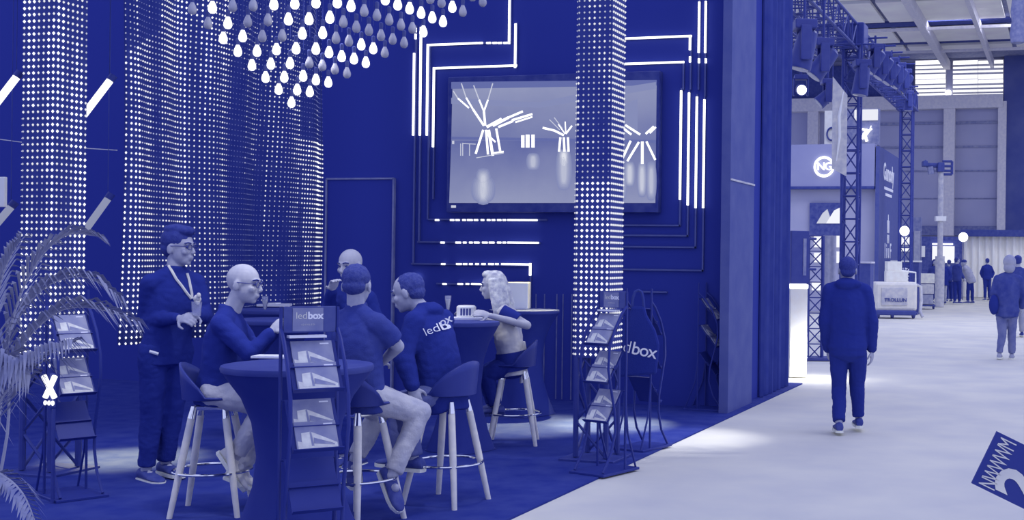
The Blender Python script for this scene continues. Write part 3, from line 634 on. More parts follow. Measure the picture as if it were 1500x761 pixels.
def person(label, d, face, pelvis, neck, head, headface, pitch, elbows, wrists, knees, ankles, toes=None, k=1.0, voxel=.0065, top=DARKCLOTH, legs=DARKCLOTH, skin=SKIN,
           sleeve='long', hair=None, hairtype='short', shoes=None, soles=None, curl=35, glasses=False, hood=False, beard=None, coat=0.0, roll=0.0, wid=1.0, hem=.22):
    def J(p):
        return at(p[0], p[1], d + (p[2] if len(p) > 2 else 0))
    pv, nk, hd = J(pelvis), J(neck), J(head); el = [J(p) for p in elbows]; wr = [J(p) for p in wrists]; kn = [J(p) for p in knees]; an = [J(p) for p in ankles]
    # sanity: keep limb lengths human, pull along the depth-free direction
    B = basis(face); right = B @ Vector((1, 0, 0)); fw = B @ Vector((0, 1, 0))
    spine = (nk - pv).normalized(); fwd = right.cross(spine) * -1; fwd = spine.cross(right).normalized(); fwd = fwd if fwd.dot(fw) > 0 else -fwd
    sh = [nk - spine * .082 * k + right * s * .160 * k * wid for s in (-1, 1)]; hp = [pv + right * s * .088 * k for s in (-1, 1)]   # left, right
    base = Vector((pv.x, pv.y, 0))
    t = thing('person', base, label, 'person')
    off = -base
    def sub(o): o.parent = t; o.location = off; return o
    HB = basis(headface, pitch, roll); hk = 1.06 * k
    # continuous body
    mb = MB(); ax = lambda s, rx, ry: (pv.lerp(nk, s), right * rx * k, fwd * ry * k)
    def torso(mb_, g, w0=1.0):
        mb_.loft([ax(-.20, .06 + g, .06 + g), ax(-.14, .12 + g, .095 + g), ax(0, .155 + g, .115 + g), ax(.2, .145 + g, .105 + g), ax(.42, .150 + g, .110 + g), ax(.60, .160 * wid + g * .8, .115 + g * .8), ax(.76, .160 * wid + g * .7, .105 + g * .7), ax(.87, .138 * wid + g * .5, .088 + g * .5), ax(.95, .092 + g * .4, .070 + g * .4), ax(1.0, .058 + g * .4, .056 + g * .4)], 20)
        for i in (0, 1): capsule(mb_, nk - spine * .035 * k + right * (.04 if i else -.04) * k, sh[i], (.055 + g * .5) * k, (.050 + g * .5) * k)
        for i in (0, 1): mb_.ell(sh[i], ((.050 + g * .6) * k,) * 3, None, 14, 10)
    torso(mb, 0)
    capsule(mb, nk - spine * .05 * k, hd - HB @ Vector((0, .02, .05)) * k, .058 * k, .052 * k)
    head_mesh(mb, hd, HB, hk)
    for i in (0, 1):
        capsule(mb, sh[i], el[i], .050 * k, .040 * k); capsule(mb, el[i], wr[i], .040 * k, .026 * k)
        side = 1 if i else -1
        hand(mb, wr[i], el[i], (-right if i else right) * .6 + fwd * .3 - Vector((0, 0, .5)), curl, k * 1.02, side)
        capsule(mb, hp[i], kn[i], .082 * k, .056 * k); capsule(mb, kn[i], an[i], .054 * k, .036 * k)
        td = (toes[i] if toes else None); td = (J(td) - an[i]) if td else (fw * .2 - Vector((0, 0, .0)))
        mb.ell(an[i] + td.normalized() * .05 * k - Vector((0, 0, .03)), (.03 * k,) * 3)
    body = sub(remesh(mb, 'body', skin, voxel, 3))
    # top
    mb = MB(); g = .016 + coat
    torso(mb, g)
    if coat: mb.loft([ax(-hem, .155 + coat, .122 + coat), ax(-.08, .160 + coat, .125 + coat), ax(.2, .15 + coat, .11 + coat)], 20)
    else: mb.loft([ax(-.17, .168, .128), ax(-.05, .168, .130), ax(.2, .160, .120)], 20)
    for i in (0, 1):
        if sleeve == 'long': capsule(mb, sh[i], el[i], .062 * k + coat * .6, .055 * k + coat); capsule(mb, el[i], el[i].lerp(wr[i], .93), .058 * k + coat, .040 * k + coat * .7)
        elif sleeve == 'none': pass
        else: q = sh[i].lerp(el[i], .78); mb.tube([sh[i], sh[i].lerp(q, .6), q], [.064 * k, .068 * k, .070 * k], 14); mb.ell(sh[i], (.064 * k,) * 3)
    if sleeve != 'none' or True: mb.loft([(nk - spine * .04 * k, right * .075 * k, fwd * .072 * k), (nk + spine * .035 * k, right * .066 * k, fwd * .064 * k)], 14)
    if hood: mb.ell(nk - fwd * .055 * k - spine * .015, (.095 * k * hood, .06 * k * hood, .045 * k * hood), B, 14, 8)
    top_o = sub(remesh(mb, 'shirt' if not coat else 'jacket', top, max(voxel, .008) * 1.15, 3, .012 * k, 8, pv.x))
    # trousers
    mb = MB(); mb.loft([ax(-.22, .07, .07), ax(-.13, .145, .112), ax(0, .168, .126), ax(.1, .162, .12)], 18)
    for i in (0, 1):
        capsule(mb, hp[i], kn[i], .098 * k, .072 * k); q = kn[i].lerp(an[i], .93); mb.tube([kn[i], kn[i].lerp(q, .5), q], [.072 * k, .064 * k, .058 * k], 14); mb.ell(kn[i], (.072 * k,) * 3)
    sub(remesh(mb, 'trousers', legs, max(voxel, .008) * 1.15, 3, .011 * k, 10, pv.y))
    for i in (0, 1):
        td = toes[i] if toes else None
        tdv = (J(td) - an[i]) if td else fw
        if not td: tdv = Vector((tdv.x, tdv.y, 0))
        e = MB(); shoe(t, an[i] + off, tdv, k * 1.05, shoes, soles, Vector((0, 0, 1)) if abs(tdv.normalized().z) < .9 else -fw)
    # hair
    if hair:
        hm = MB(); Lh = lambda x, y, z: hd + HB @ (Vector((x, y, z)) * hk); Eh = lambda p, r: hm.ell(Lh(*p), tuple(a * hk for a in r), HB, 18, 12)
        if hairtype == 'short':
            Eh((0, -.020, .045), (.082, .098, .086)); Eh((0, -.055, -.005), (.070, .060, .065)); Eh((.0, .025, .095), (.060, .060, .036))
        elif hairtype == 'crop':
            Eh((0, -.022, .040), (.080, .092, .083)); Eh((0, -.050, -.010), (.068, .058, .055))
        elif hairtype == 'quiff':
            Eh((0, -.018, .05), (.084, .100, .088)); Eh((0, -.055, -.005), (.070, .062, .062)); Eh((0, .055, .105), (.058, .048, .034)); Eh((0, -.02, .115), (.07, .08, .035))
        elif hairtype == 'long':
            Eh((0, -.022, .042), (.088, .098, .092)); Eh((0, .035, .10), (.062, .055, .035))
            for s, (y1, y2, y3), ln in ((-1, (-.02, -.035, -.05), .30), (0, (-.07, -.10, -.13), .36), (1, (-.02, -.035, -.05), .30), (-.6, (-.06, -.08, -.10), .34), (.6, (-.06, -.08, -.10), .34)):
                ring = lambda p, a, b_: (p, HB @ Vector((a, 0, 0)) * hk, HB @ Vector((0, b_, 0)) * hk)
                hm.loft([ring(Lh(s * .066, y1, .06), .036, .05), ring(Lh(s * .092, y2, -.05), .040, .055), ring(Lh(s * .118, y3, -.16), .040, .050), ring(Lh(s * .125, y3, -ln), .022, .028)], 12)
        elif hairtype == 'hood':
            Eh((0, -.018, .03), (.1, .112, .112)); Eh((0, -.03, -.06), (.09, .09, .09))
        elif hairtype == 'cap':
            Eh((0, -.01, .06), (.086, .102, .075)); hm.slab([Lh(-.06, .06, .06), Lh(.06, .06, .06), Lh(.045, .16, .045), Lh(-.045, .16, .045)], HB @ Vector((0, 0, 1)), .012)
        sub(remesh(hm, 'hair' if hairtype not in ('hood', 'cap') else hairtype, hair, max(voxel, .007), 2, .004, 40))
    if voxel < .008:
        for s in (-1, 1):
            sub(MB().ell(hd + HB @ (Vector((s * .032, .083, .002)) * hk), (.013 * hk, .008 * hk, .007 * hk), HB, 10, 8).build('eye', EYE))
            sub(MB().tube([hd + HB @ (Vector((s * x, y, z)) * hk) for x, y, z in ((.014, .099, .026), (.034, .094, .031), (.052, .078, .025))], .0045 * hk, 6).build('eyebrow', HAIRG))
    if beard:
        hm = MB(); hm.ell(hd + HB @ (Vector((0, .05, -.085)) * hk), (.052 * hk, .05 * hk, .038 * hk), HB); sub(remesh(hm, 'beard', beard, .008, 2, .006, 40))
    if glasses:
        gm_ = MB(); Lg = lambda x, y, z: hd + HB @ (Vector((x, y, z)) * hk)
        for s in (-1, 1):
            gm_.tube([Lg(s * .033 + .024 * math.cos(a), .104 - .1 * abs(.024 * math.cos(a) * s), .002 + .018 * math.sin(a)) for a in [2 * PI * i / 16 for i in range(16)]], .0025 * hk, 6, True)
            gm_.tube([Lg(s * .057, .098, .006), Lg(s * .078, .05, .008), Lg(s * .083, -.01, .008)], .0025 * hk, 6)
        gm_.tube([Lg(-.01, .106, .006), Lg(.01, .106, .006)], .0025 * hk, 6)
        sub(gm_.build('glasses', BLACK))
    return dict(t=t, off=off, body=body, top=top_o, hd=hd, HB=HB, nk=nk, pv=pv, sh=sh, wr=wr, el=el, right=right, fwd=fwd, spine=spine, fw=fw)
def print_on(P, body, size, mtx, name='logo_print', bold=0.0, m=None, lift=.022):
    """lettering laid on the garment: each vertex is pressed onto the cloth along the lettering's own normal"""
    me = text_mesh(body, size, bold, 0.0)
    bm = bmesh.new(); bm.from_mesh(me); bmesh.ops.triangulate(bm, faces=bm.faces); bmesh.ops.subdivide_edges(bm, edges=bm.edges, cuts=3, use_grid_fill=True); bm.to_mesh(me); bm.free()
    me.transform(mtx); nrm = (mtx.to_3x3() @ Vector((0, 0, 1))).normalized()
    tr = BVHTree.FromPolygons([v.co.copy() for v in P['top'].data.vertices], [tuple(p.vertices) for p in P['top'].data.polygons])
    for v in me.vertices:
        h = tr.ray_cast(v.co + nrm * .4, -nrm)
        if h[0] is not None: v.co = h[0] + nrm * lift
    me.materials.clear(); me.materials.append(m or WHITEP)
    o = bpy.data.objects.new(name, me); COL.objects.link(o); o.parent = P['t']; o.location = P['off']; return o

# standing man with lanyard, glass in hand
PA = person('standing man in dark sweater with a pale lanyard and glasses holding a drink', 8.9, -38, (243, 512), (256, 397), (262, 362), -12, 0,
            [(300, 462, .12), (213, 468, -.05)], [(285, 462, -.18), (262, 466, -.26)], [(252, 603, .06), (222, 605, -.05)], [(243, 678, .1), (214, 688, -.05)],
            k=1.06, hair=HAIR, hairtype='quiff', glasses=True, curl=60, shoes=SHOE)
def strap_points(P, pts):
    tr = BVHTree.FromPolygons([v.co.copy() for v in P['top'].data.vertices], [tuple(p.vertices) for p in P['top'].data.polygons]); out = []
    for x, y in pts:
        r = ray(x, y); h = tr.ray_cast(O0, r.normalized()); out.append((h[0] - r.normalized() * .008) if h[0] is not None else at(x, y, 8.7))
    return out
o = MB(); LAN = mat('pale_lanyard', .62, .6)
for pts in (((247, 389), (252, 397), (258, 408), (266, 418), (273, 428), (280, 437)), ((274, 400), (277, 410), (279, 420), (281, 430), (281, 437))):
    q = strap_points(PA, pts); o.tube(q, .010, 6)
o = o.build('lanyard', LAN, PA['t']); o.location = PA['off']
q = strap_points(PA, [(219, 514), (232, 518)]); o = MB().tube(q, .012, 6).build('name_badge', mat('badge_white', .85, .5), PA['t']); o.location = PA['off']
# drink in his hand
hp_ = at(288, 452, 8.62); t = thing('drink_cup', hp_, 'clear cup of fruit drink held by the standing man', 'cup')
MB().lathe([(.028, -.05), (.036, .05), (.034, .05), (.026, -.045)], 16).build('cup', glass('clear_glass'), t)
for i in range(7): MB().ell((random.uniform(-.02, .03), random.uniform(-.02, .02), .04 + random.uniform(0, .06)), (.016, .014, .02)).build('garnish', mat('garnish', .6, .5), t)

# seated bald man at the left
PB = person('seated bald man with glasses in a dark jacket facing right', 7.8, 8, (320, 572), (336, 455), (357, 415), -4, -4,
            [(372, 512, .22), (366, 518, -.18)], [(405, 484, .08), (396, 487, -.12)], [(398, 588, .18), (392, 592, -.06)], [(352, 690, .18), (344, 668, -.04)],
            legs=JEANS, glasses=True, curl=55, skin=SKINL, toes=[(385, 702, .2), (366, 700, -.02)], shoes=mat('pale_shoe', .6, .6))
stool('bar stool under the seated bald man', PB['pv'] - PB['fw'] * .03, ang(8))
# seated man in tee, seen from behind
PC = person('seated man in a dark short sleeved shirt seen from behind', 7.6, 62, (528, 580), (521, 452), (523, 417), 86, -6,
            [(488, 522, .05), (583, 507, .03)], [(500, 505, .28), (560, 530, .22)], [(556, 602, .42), (614, 604, .16)], [(520, 672, .30), (574, 697, .02)],
            top=DARKCLOTH2, legs=JEANS, sleeve='short', hair=HAIRG, hairtype='crop', toes=[(518, 705, .1), (594, 742, -.06)])
stool('bar stool under the man in short sleeves', PC['pv'] - PC['fw'] * .02, ang(62))
# bald man behind
PD = person('bald man in dark clothes standing behind the seated men', 9.6, -105, (515, 508), (513, 420), (513, 388), -112, -8,
            [(552, 468, -.05), (480, 462, -.05)], [(545, 470, -.28), (487, 425, -.2)], [(525, 602), (505, 602)], [(526, 668), (504, 668)], skin=SKINL, curl=50)
# man leaning forward in logo hoodie
PE = person('man leaning forward in a dark hooded jacket with white logo on the back', 8.2, 158, (650, 575), (625, 452), (598, 428), 172, -14,
            [(592, 523, -.22), (582, 512, .22)], [(604, 566, -.24), (568, 490, .3)], [(592, 592, -.2), (580, 590, .2)], [(606, 672, -.18), (590, 668, .15)],
            hair=HAIRG, hairtype='crop', hood=True, coat=.012, legs=DENIM, curl=45)
stool('bar stool under the man with the logo jacket', PE['pv'] - PE['fw'] * .03, ang(158))
nr = (PE['right'] * -.55 - PE['fwd'] * .8).normalized()
c0 = at(637, 476, 7.95); x_ = (RV * .88 + UV * .46).normalized(); fr = frame(c0, x_, (-FV - RV * -.15 + UV * .2))
print_on(PE, 'led', .078, fr @ Matrix.Translation((-.052, -.004, 0)), bold=-.0005); print_on(PE, 'box', .078, fr @ Matrix.Translation((.055, -.004, 0)), bold=.0012)
# blond woman
PF = person('blond woman in a pale sleeveless vest leaning on the covered table', 10.8, 186, (750, 533), (737, 443), (722, 418), 180, -4,
            [(772, 476, -.16), (722, 474, .18)], [(718, 462, -.26), (690, 462, .12)], [(712, 548, -.12), (706, 546, .12)], [(727, 596, -.1), (722, 592, .12)],
            k=.95, top=mat('pale_vest', .52, .8, .2, .14, 5), legs=DARKCLOTH, sleeve='none', hair=BLOND, hairtype='long', skin=SKINL, wid=.9, shoes=SHOE, soles=SHOE)
stool('bar stool under the blond woman', PF['pv'] - PF['fw'] * .02, ang(186), .66)
o = MB().loft([(at(764, 500, 10.9), RV * .03, FV * .08), (at(767, 520, 10.9), RV * .035, FV * .09), (at(764, 560, 10.9), RV * .014, FV * .05)], 14).build('vest_tail', MATS['pale_vest'], PF['t']); o.location = PF['off']
for i in (0, 1):
    a, b = PF['sh'][i], PF['sh'][i].lerp(PF['el'][i], .62); o = MB().tube([a.lerp(b, -.1), a.lerp(b, .5), b], [.062, .064, .062], 14).build('sleeve', DARKCLOTH, PF['t']); o.location = PF['off']
o = MB().loft([(PF['pv'].lerp(PF['nk'], s_), PF['right'] * a_, PF['fwd'] * b_) for s_, a_, b_ in ((-.1, .178, .140), (.08, .176, .138), (.2, .168, .128))], 20).build('dark_skirt_waist', DARKCLOTH, PF['t']); o.location = PF['off']
# man walking away in the aisle
PG = person('man in a dark hooded sweatshirt walking away down the aisle', 11.75, 90, (1242, 508), (1241, 413), (1241, 395), 92, 2,
            [(1209, 470, .02), (1276, 470, .03)], [(1213, 512, .12), (1277, 512, .06)], [(1229, 566, .05), (1256, 562, .1)], [(1229, 620, -.12), (1258, 613, .12)],
            k=1.0, hood=1.35, coat=.014, hair=HAIR, hairtype='crop', toes=None, wid=1.04, hem=.13)
# hooded man at the right
PH = person('man in a grey hood and dark jacket standing at the right edge', 20.8, 75, (1475, 455), (1477, 402), (1479, 386), 70, 0,
            [(1458, 428, .05), (1497, 428, .05)], [(1460, 447, .12), (1497, 449, .12)], [(1468, 487), (1482, 487, .05)], [(1464, 518), (1482, 519, .1)],
            k=1.02, voxel=.011, top=MIDC, legs=mat('dusty_jeans', .24, .9, .1, .04, 9, .3, 90), hair=GREYC, hairtype='hood', coat=.03, shoes=GREYC, hem=.16)
o = MB().ell((0, 0, 0), (.085, .07, .17), None, 16, 10).build('shoulder_bag', DARKCLOTH, None, True, loc=at(1456, 446, 20.75)); tag(o, 'dark shoulder bag at the hip of the hooded man', 'bag')

def bystander(label, x, yfeet, d, face, h, top, legs, hair, hairtype='crop', lean=0.0, coat=.02, arms=0.0, headface=None, skin=SKIN):
    s = F / d; hy = PY + (x - PX) * math.tan(RO)              # eye level in the picture at that x
    Z = lambda z: hy + (H - z) * s
    g = h / 1.75; hem_ = .38 if coat > .04 else .15; lx = lean * s
    return person(label, d, face, (x, Z(.95 * g)), (x + lx * .8, Z(1.47 * g - abs(lean) * .3)), (x + lx * 1.1, Z(1.635 * g - abs(lean) * .45)), face if headface is None else headface, 0,
        [(x - .25 * s * math.sin(math.radians(face)) + lx * .5, Z(1.15 * g), .1), (x + .25 * s * math.sin(math.radians(face)) + lx * .5, Z(1.15 * g), .1)],
        [(x - .2 * s * math.sin(math.radians(face)) + lx * .7 + arms * s, Z(.98 * g), .1), (x + .2 * s * math.sin(math.radians(face)) + lx * .7 + arms * s, Z(.98 * g), .0)],
        [(x - .08 * s, Z(.5 * g)), (x + .08 * s, Z(.5 * g), .05)], [(x - .09 * s, Z(.09)), (x + .09 * s, Z(.09), .1)],
        k=g, voxel=.014, top=top, legs=legs, hair=hair, hairtype=hairtype, coat=coat, skin=skin, hem=hem_)
bystander('person in dark coat half hidden behind the hooded man', 1491, 470, 27, 80, 1.78, MIDC, GREYC, HAIR)
bystander('woman with long hair facing the camera by the far stall', 1369, 445, 47.5, -80, 1.68, DARKCLOTH2, DARKCLOTH, HAIRG, 'long')
bystander('person in a long dark coat in the far group', 1381, 445, 46.5, 90, 1.66, DARKCLOTH, GREYC, HAIR, coat=.06)
bystander('man in a dark jacket turned right in the far group', 1402, 445, 47, 30, 1.78, DARKCLOTH2, DARKCLOTH, HAIR, arms=.15)
bystander('person in a grey jacket leaning forward in the far group', 1421, 445, 47.5, 150, 1.78, GREYC, DARKCLOTH, HAIR, 'cap', lean=-.22, coat=.05)
bystander('person half hidden at the back of the far group', 1390, 443, 49, 100, 1.68, DARKCLOTH2, DARKCLOTH, HAIRG)
bystander('lone man in a dark suit before the white far curtain', 1446, 440, 51.4, 100, 1.76, DARKCLOTH, DARKCLOTH, HAIR)

# ------------------------------------------------------------------ things on the tables
def paper(label, p, w_, h_, rz, n=1):
    o = MB().box((0, 0, .002 * n), (w_, h_, .004 * n)).build('paper_sheet', PAPER, None, False, loc=p, rz=rz); return tag(o, label, 'paper')
def on_table(x, y, z): return ground(x, y, z)
paper('white sheet lying on the near covered table', on_table(398, 523, 1.021), .2, .14, T, 3)
paper('white sheets on the rearmost covered table', on_table(402, 448, 1.091), .32, .22, T + .2, 6)
paper('folded white leaflet on the rearmost covered table', on_table(395, 445, 1.11), .2, .1, T - .2, 4)
paper('white papers on the table before the blond woman', on_table(682, 467, 1.091), .3, .2, T + .1, 4)
def flute(label, p):
    t = thing('flute_glass', p, label, 'glass', 0, 'champagne glasses')
    MB().lathe([(.03, 0), (.03, .004), (.004, .008), (.0035, .06), (.012, .075), (.026, .16), (.028, .2), (.026, .2), (.023, .16), (.008, .08), (.002, .074)], 16).build('glass', glass('clear_glass'), t)
    MB().lathe([(.007, .082), (.021, .155), (.0215, .165)], 14).build('wine', mat('wine', .7, .2, .5, .05), t)
flute('champagne flute standing on the table before the woman', on_table(656, 466, 1.09))
flute('champagne flute on the table in front of the bald man', on_table(388, 466, 1.05))
p = on_table(683, 466, 1.095); t = thing('mug', p, 'white mug with dark bars beside the blond woman', 'mug')
MB().lathe([(.075, 0), (.085, .02), (.085, .1), (.07, .115), (.066, .112), (.08, .1), (.08, .03), (.07, .01)], 20).build('mug_body', LITE, t)
for k in range(4): a = -1.9 + k * .3 + T; MB().box((.0865 * math.cos(a), .0865 * math.sin(a), .06), (.004, .014, .06), Rz(a)).build('dark_bar', BLACK, t, False)
p = on_table(757, 452, 1.09); o = MB().box((0, 0, .14), (.26, .2, .28)).build('white_box', LITE, None, False, .008, loc=p, rz=T); tag(o, 'white upright box on the table behind the blond woman', 'box')

# ------------------------------------------------------------------ palm at the left edge
LEAF = mat('palm_leaf', .36, .6, .3, .08, 10); STEM = mat('palm_stem', .45, .6, .3, .04)
base = at(-18, 800, 5.6); base.z = 0
t = thing('potted_palm', base, 'palm plant arching in from the left edge', 'plant')
MB().lathe([(.14, 0), (.19, .34), (.20, .36), (.18, .36), (.17, .3)], 24).build('pot', PLASTIC, t); MB().lathe([(.175, .29), (.17, .31)], 20).build('soil', BLACK, t)
def frond(pts, leaf, n=30, droop=.12, seed=1, two=True):
    rnd = random.Random(seed); P = [Vector(p) - base for p in pts]
    def cv(s):
        n_ = len(P) - 1; i = min(n_ - 1, int(s * n_)); f = s * n_ - i
        p0, p1, p2, p3 = P[max(0, i - 1)], P[i], P[i + 1], P[min(n_, i + 2)]
        return .5 * ((2 * p1) + (p2 - p0) * f + (2 * p0 - 5 * p1 + 4 * p2 - p3) * f * f + (3 * p1 - p0 - 3 * p2 + p3) * f ** 3)
    mb = MB(); sp = [cv(i / 24) for i in range(25)]
    fr = MB().tube(sp, [.008 - .006 * i / 24 for i in range(25)], 6).build('frond_stem', STEM, t)
    for i in range(n):
        s = .25 + .75 * i / n; p = cv(s); d = (cv(min(1, s + .02)) - cv(max(0, s - .02))).normalized(); sd = d.cross(Vector((0, 0, 1))).normalized()
        for sg in (-1, 1):
            ln = leaf * (math.sin(PI * (.18 + .75 * s)) * .9 + .15) * rnd.uniform(.85, 1.1)
            dr = (d * .75 + sd * sg * .6 + Vector((0, 0, .15 + rnd.uniform(-.1, .1)))).normalized()
            q1 = p + dr * ln * .5; q2 = p + dr * ln * .92 - Vector((0, 0, droop * ln * 1.9)); wv = dr.cross(Vector((0, 0, 1))).normalized() * .008 + Vector((0, 0, .004))
            mb.add([p - wv * .5, p + wv * .5, q1 + wv, q1 - wv, q2, (p + q1) / 2 + Vector((0, 0, -.003))], [(0, 1, 2, 3), (3, 2, 4), (0, 5, 3), (5, 1, 2), (0, 1, 5)])
    mb.build('leaflets', LEAF, fr, False)
B0 = base + Vector((0, 0, .35))
frond([B0, at(10, 640, 5.6), at(20, 530, 5.6), at(75, 462, 5.65), at(130, 450, 5.7), at(196, 468, 5.75)], .30, 34, .25, 1)
frond([B0, at(0, 600, 5.7), at(10, 500, 5.75), at(60, 425, 5.8), at(120, 405, 5.85), at(170, 430, 5.9)], .28, 32, .3, 2)
frond([B0, at(0, 600, 5.5), at(15, 480, 5.5), at(50, 390, 5.5), at(95, 345, 5.55), at(140, 345, 5.6)], .26, 30, .2, 3)
frond([B0, at(-15, 600, 5.4), at(-10, 480, 5.4), at(5, 400, 5.4), at(30, 350, 5.4)], .26, 26, .2, 4)
frond([B0, at(-10, 620, 5.3), at(20, 560, 5.2), at(60, 520, 5.15), at(105, 500, 5.1)], .26, 28, .35, 5)
frond([B0, at(-25, 650, 5.4), at(-20, 560, 5.3), at(10, 520, 5.2), at(45, 545, 5.15)], .24, 26, .4, 6)
frond([B0, at(-10, 700, 5.1), at(10, 700, 5.0), at(35, 725, 4.9), at(52, 765, 4.85)], .12, 20, .2, 7)
frond([B0, at(-40, 600, 5.6), at(-60, 500, 5.7), at(-80, 440, 5.8)], .28, 24, .3, 8)

# ------------------------------------------------------------------ placard at the lower right
c = at(1497, 700, 2.6)
t = thing('hand_placard', c, 'dark board with white lettering tilted at the lower right corner', 'placard')
xa = ray(1500, 652) - ray(1455, 630); xa = xa.normalized(); ya = (ray(1455, 630) - ray(1428, 708)).normalized(); nz_ = xa.cross(ya).normalized()
ya = nz_.cross(xa).normalized(); fr = frame((0, 0, 0), xa, nz_)
w_, h_ = .22, .122
c_l = Vector((0, 0, 0))
mb = MB(); BRD = mat('placard_navy', .02, .4, .3, .01)
ctr = at(1441.5, 669, 2.6) - c + xa * w_ / 2
f2 = fr.copy(); f2.translation = ctr
mb.add([f2 @ Vector((x, y, z)) for z in (-.004, .004) for x, y in ((-w_ / 2, -h_ / 2), (w_ / 2, -h_ / 2), (w_ / 2, h_ / 2), (-w_ / 2, h_ / 2))], [(3, 2, 1, 0), (4, 5, 6, 7), (0, 1, 5, 4), (1, 2, 6, 5), (2, 3, 7, 6), (3, 0, 4, 7)])
mb.build('board', BRD, t, False)
GREYP = mat('placard_print', .62, .5)
lettering('NWWWM', .054, GREYP, f2 @ Matrix.Translation((-w_ / 2 + .033, .0, .005)) @ Matrix.Rotation(PI / 2, 4, 'Z') @ Matrix.Diagonal((.47, 1.0, 1, 1)), t, 0, .0004, 'CENTER', .86)
lettering('2', .13, mat('placard_numeral', .62, .5), f2 @ Matrix.Translation((-w_ / 2 + .095, -.02, .005)) @ Matrix.Rotation(PI / 2, 4, 'Z'), t, .004, .0004)

# ------------------------------------------------------------------ the hall beyond: far wall, windows, ceiling
FY = 62.0
HW = mat('hall_wall', .41, .9, .1, .02, .6, bl=1.14); HWL = mat('hall_column', .55, .8, .1, .03, bl=1.12); HDK = mat('hall_dark', .10, .9, .1, .03)
def face_box(x0, y0, x1, y1, Y, th, name, m, parent=None, bevel=0, off=0.0):
    a, b = on_y(x0, y0, Y), on_y(x1, y1, Y)
    o = MB().box(((a.x + b.x) / 2, Y + th / 2 - off, (a.z + b.z) / 2), (abs(b.x - a.x), th, abs(b.z - a.z))).build(name, m, parent, False, bevel); return o
far = tag(face_box(1000, -60, 1750, 470, FY, .3, 'wall_far', HW), kind='structure')
for k, (x0, x1, m) in enumerate(((1186, 1199, HWL), (1384, 1398, HWL), (1463, 1473, HWL))): face_box(x0, 150, x1, 345, FY, .5, 'pilaster', m, far, 0, .5)
for y in (180, 215, 250, 290): face_box(1290, y, 1462, y + .8, FY, .1, 'panel_joint', mat('hall_joint', .30, .8), far, 0, .06)
face_box(1150, 147, 1470, 159, FY, .6, 'ledge', HWL, far, 0, .6)
face_box(1150, 100, 1338, 146, FY, .3, 'dark_upper_panel', HDK, far, 0, .2)
face_box(1473, -30, 1600, 342, FY, .3, 'sliding_door', mat('hall_sliding_door', .14, .9, .1, .03, 1), far, 0, .35)
face_box(1200, 330, 1600, 346, FY, .2, 'lower_rail', mat('hall_lower', .22, .9), far, 0, .25)
WIN = emit('daylit_pane', 1.0, 1.25)
for n_, (x0, x1, cols) in enumerate(((1341, 1386, 1), (1396, 1470, 2))):
    a = on_y(x0, 92, FY); wnd = face_box(x0, 89, x1, 143, FY, .1, 'window_%d' % (n_ + 1), HWL, None, 0, .12); tag(wnd, kind='structure')
    for c in range(cols):
        for r in range(2):
            xa, xb = x0 + (x1 - x0) * c / cols + .8, x0 + (x1 - x0) * (c + 1) / cols - .8; ya, yb = (90, 115.5) if r == 0 else (118, 142)
            face_box(xa, ya, xb, yb, FY, .04, 'pane', WIN, wnd, 0, .17)
    for y in (96, 102, 108, 124, 130, 136): face_box(x0, y, x1, y + .7, FY, .04, 'blind_slat', HWL, wnd, 0, .2)
CZ = 11.65
ceil = tag(MB().box((-2, 54, CZ + .2), (40, 20, .3)).build('ceiling', mat('hall_ceiling', .28, .9), None, False), kind='structure')
CP = mat('ceiling_panel', .66, .8, .1, .03, .8, bl=1.15)
for y0_, y1_ in ((43.5, 46.6), (47.2, 51.2), (53.1, 56.1), (57.2, 58.4)):
    for j in range(6): MB().box((-14.6 + j * 4.9, (y0_ + y1_) / 2, CZ - .05), (4.7, y1_ - y0_, .12)).build('ceiling_panel', CP, ceil, False)
for y in (52.2, 56.6): MB().box((-2, y, CZ), (36, .9, .08)).build('ceiling_gap', HDK, ceil, False)
for x, w_ in ((-12.5, .3), (-5.75, .30), (-3.55, .18), (1.4, .3)): MB().box((x, 53, CZ - .30), (w_, 20, .4)).build('ceiling_beam', HWL, ceil, False)
for y in (51.4, 57.0): MB().box((-2, y, CZ - .4), (36, .1, .12)).build('cross_tube', HWL, ceil, False)
p = at(1491, 40, 40); o = MB().lathe([(.05, -.55), (.22, -.5), (.26, -.2), (.2, .2), (.24, .5), (.2, .9), (.12, 1.4)], 16).build('hanging_banner_roll', mat('rolled_fabric', .3, .8, .1, .06), None, True, loc=p); tag(o, 'rolled pale fabric hanging from the hall ceiling at the top right', 'fabric roll')

# ------------------------------------------------------------------ overhead lighting truss over the neighbouring stand
TX = -4.62; TZ = 6.45
t = thing('lighting_truss', (TX, 18, TZ), 'long overhead lighting truss running above the neighbouring stand', 'truss')
truss_part(t, (0, 0, 0), (0, 19.6, 0), .52, .55, .032, .016, single=False)
t = thing('lighting_truss', (TX - 1.1, 17.5, TZ + .1), 'second overhead truss left of the long one at the top', 'truss')
truss_part(t, (0, 0, 0), (0, 11, 0), .45, .5, .03, .015, single=False)
def tower(label, x, ytop, Y, ztop, size):
    p = on_y(x, 300, Y); t = thing('truss_tower', (p.x, Y, 0), label, 'truss tower', 0, 'truss towers')
    truss_part(t, (0, 0, .05), (0, 0, ztop), size, .5, .034, .015, single=False)
    MB().box((0, 0, .025), (size + .5, size + .5, .05)).build('base_plate', STEEL, t, False)
    MB().box((0, 0, ztop), (size + .25, size + .25, .5)).build('sleeve_block', STEEL, t, False, .03)
tower('nearer truss tower behind the walking man', 1246, 0, 26.5, 6.5, .34)
tower('farther truss tower above the small counter', 1327, 80, 38.0, 6.5, .36)
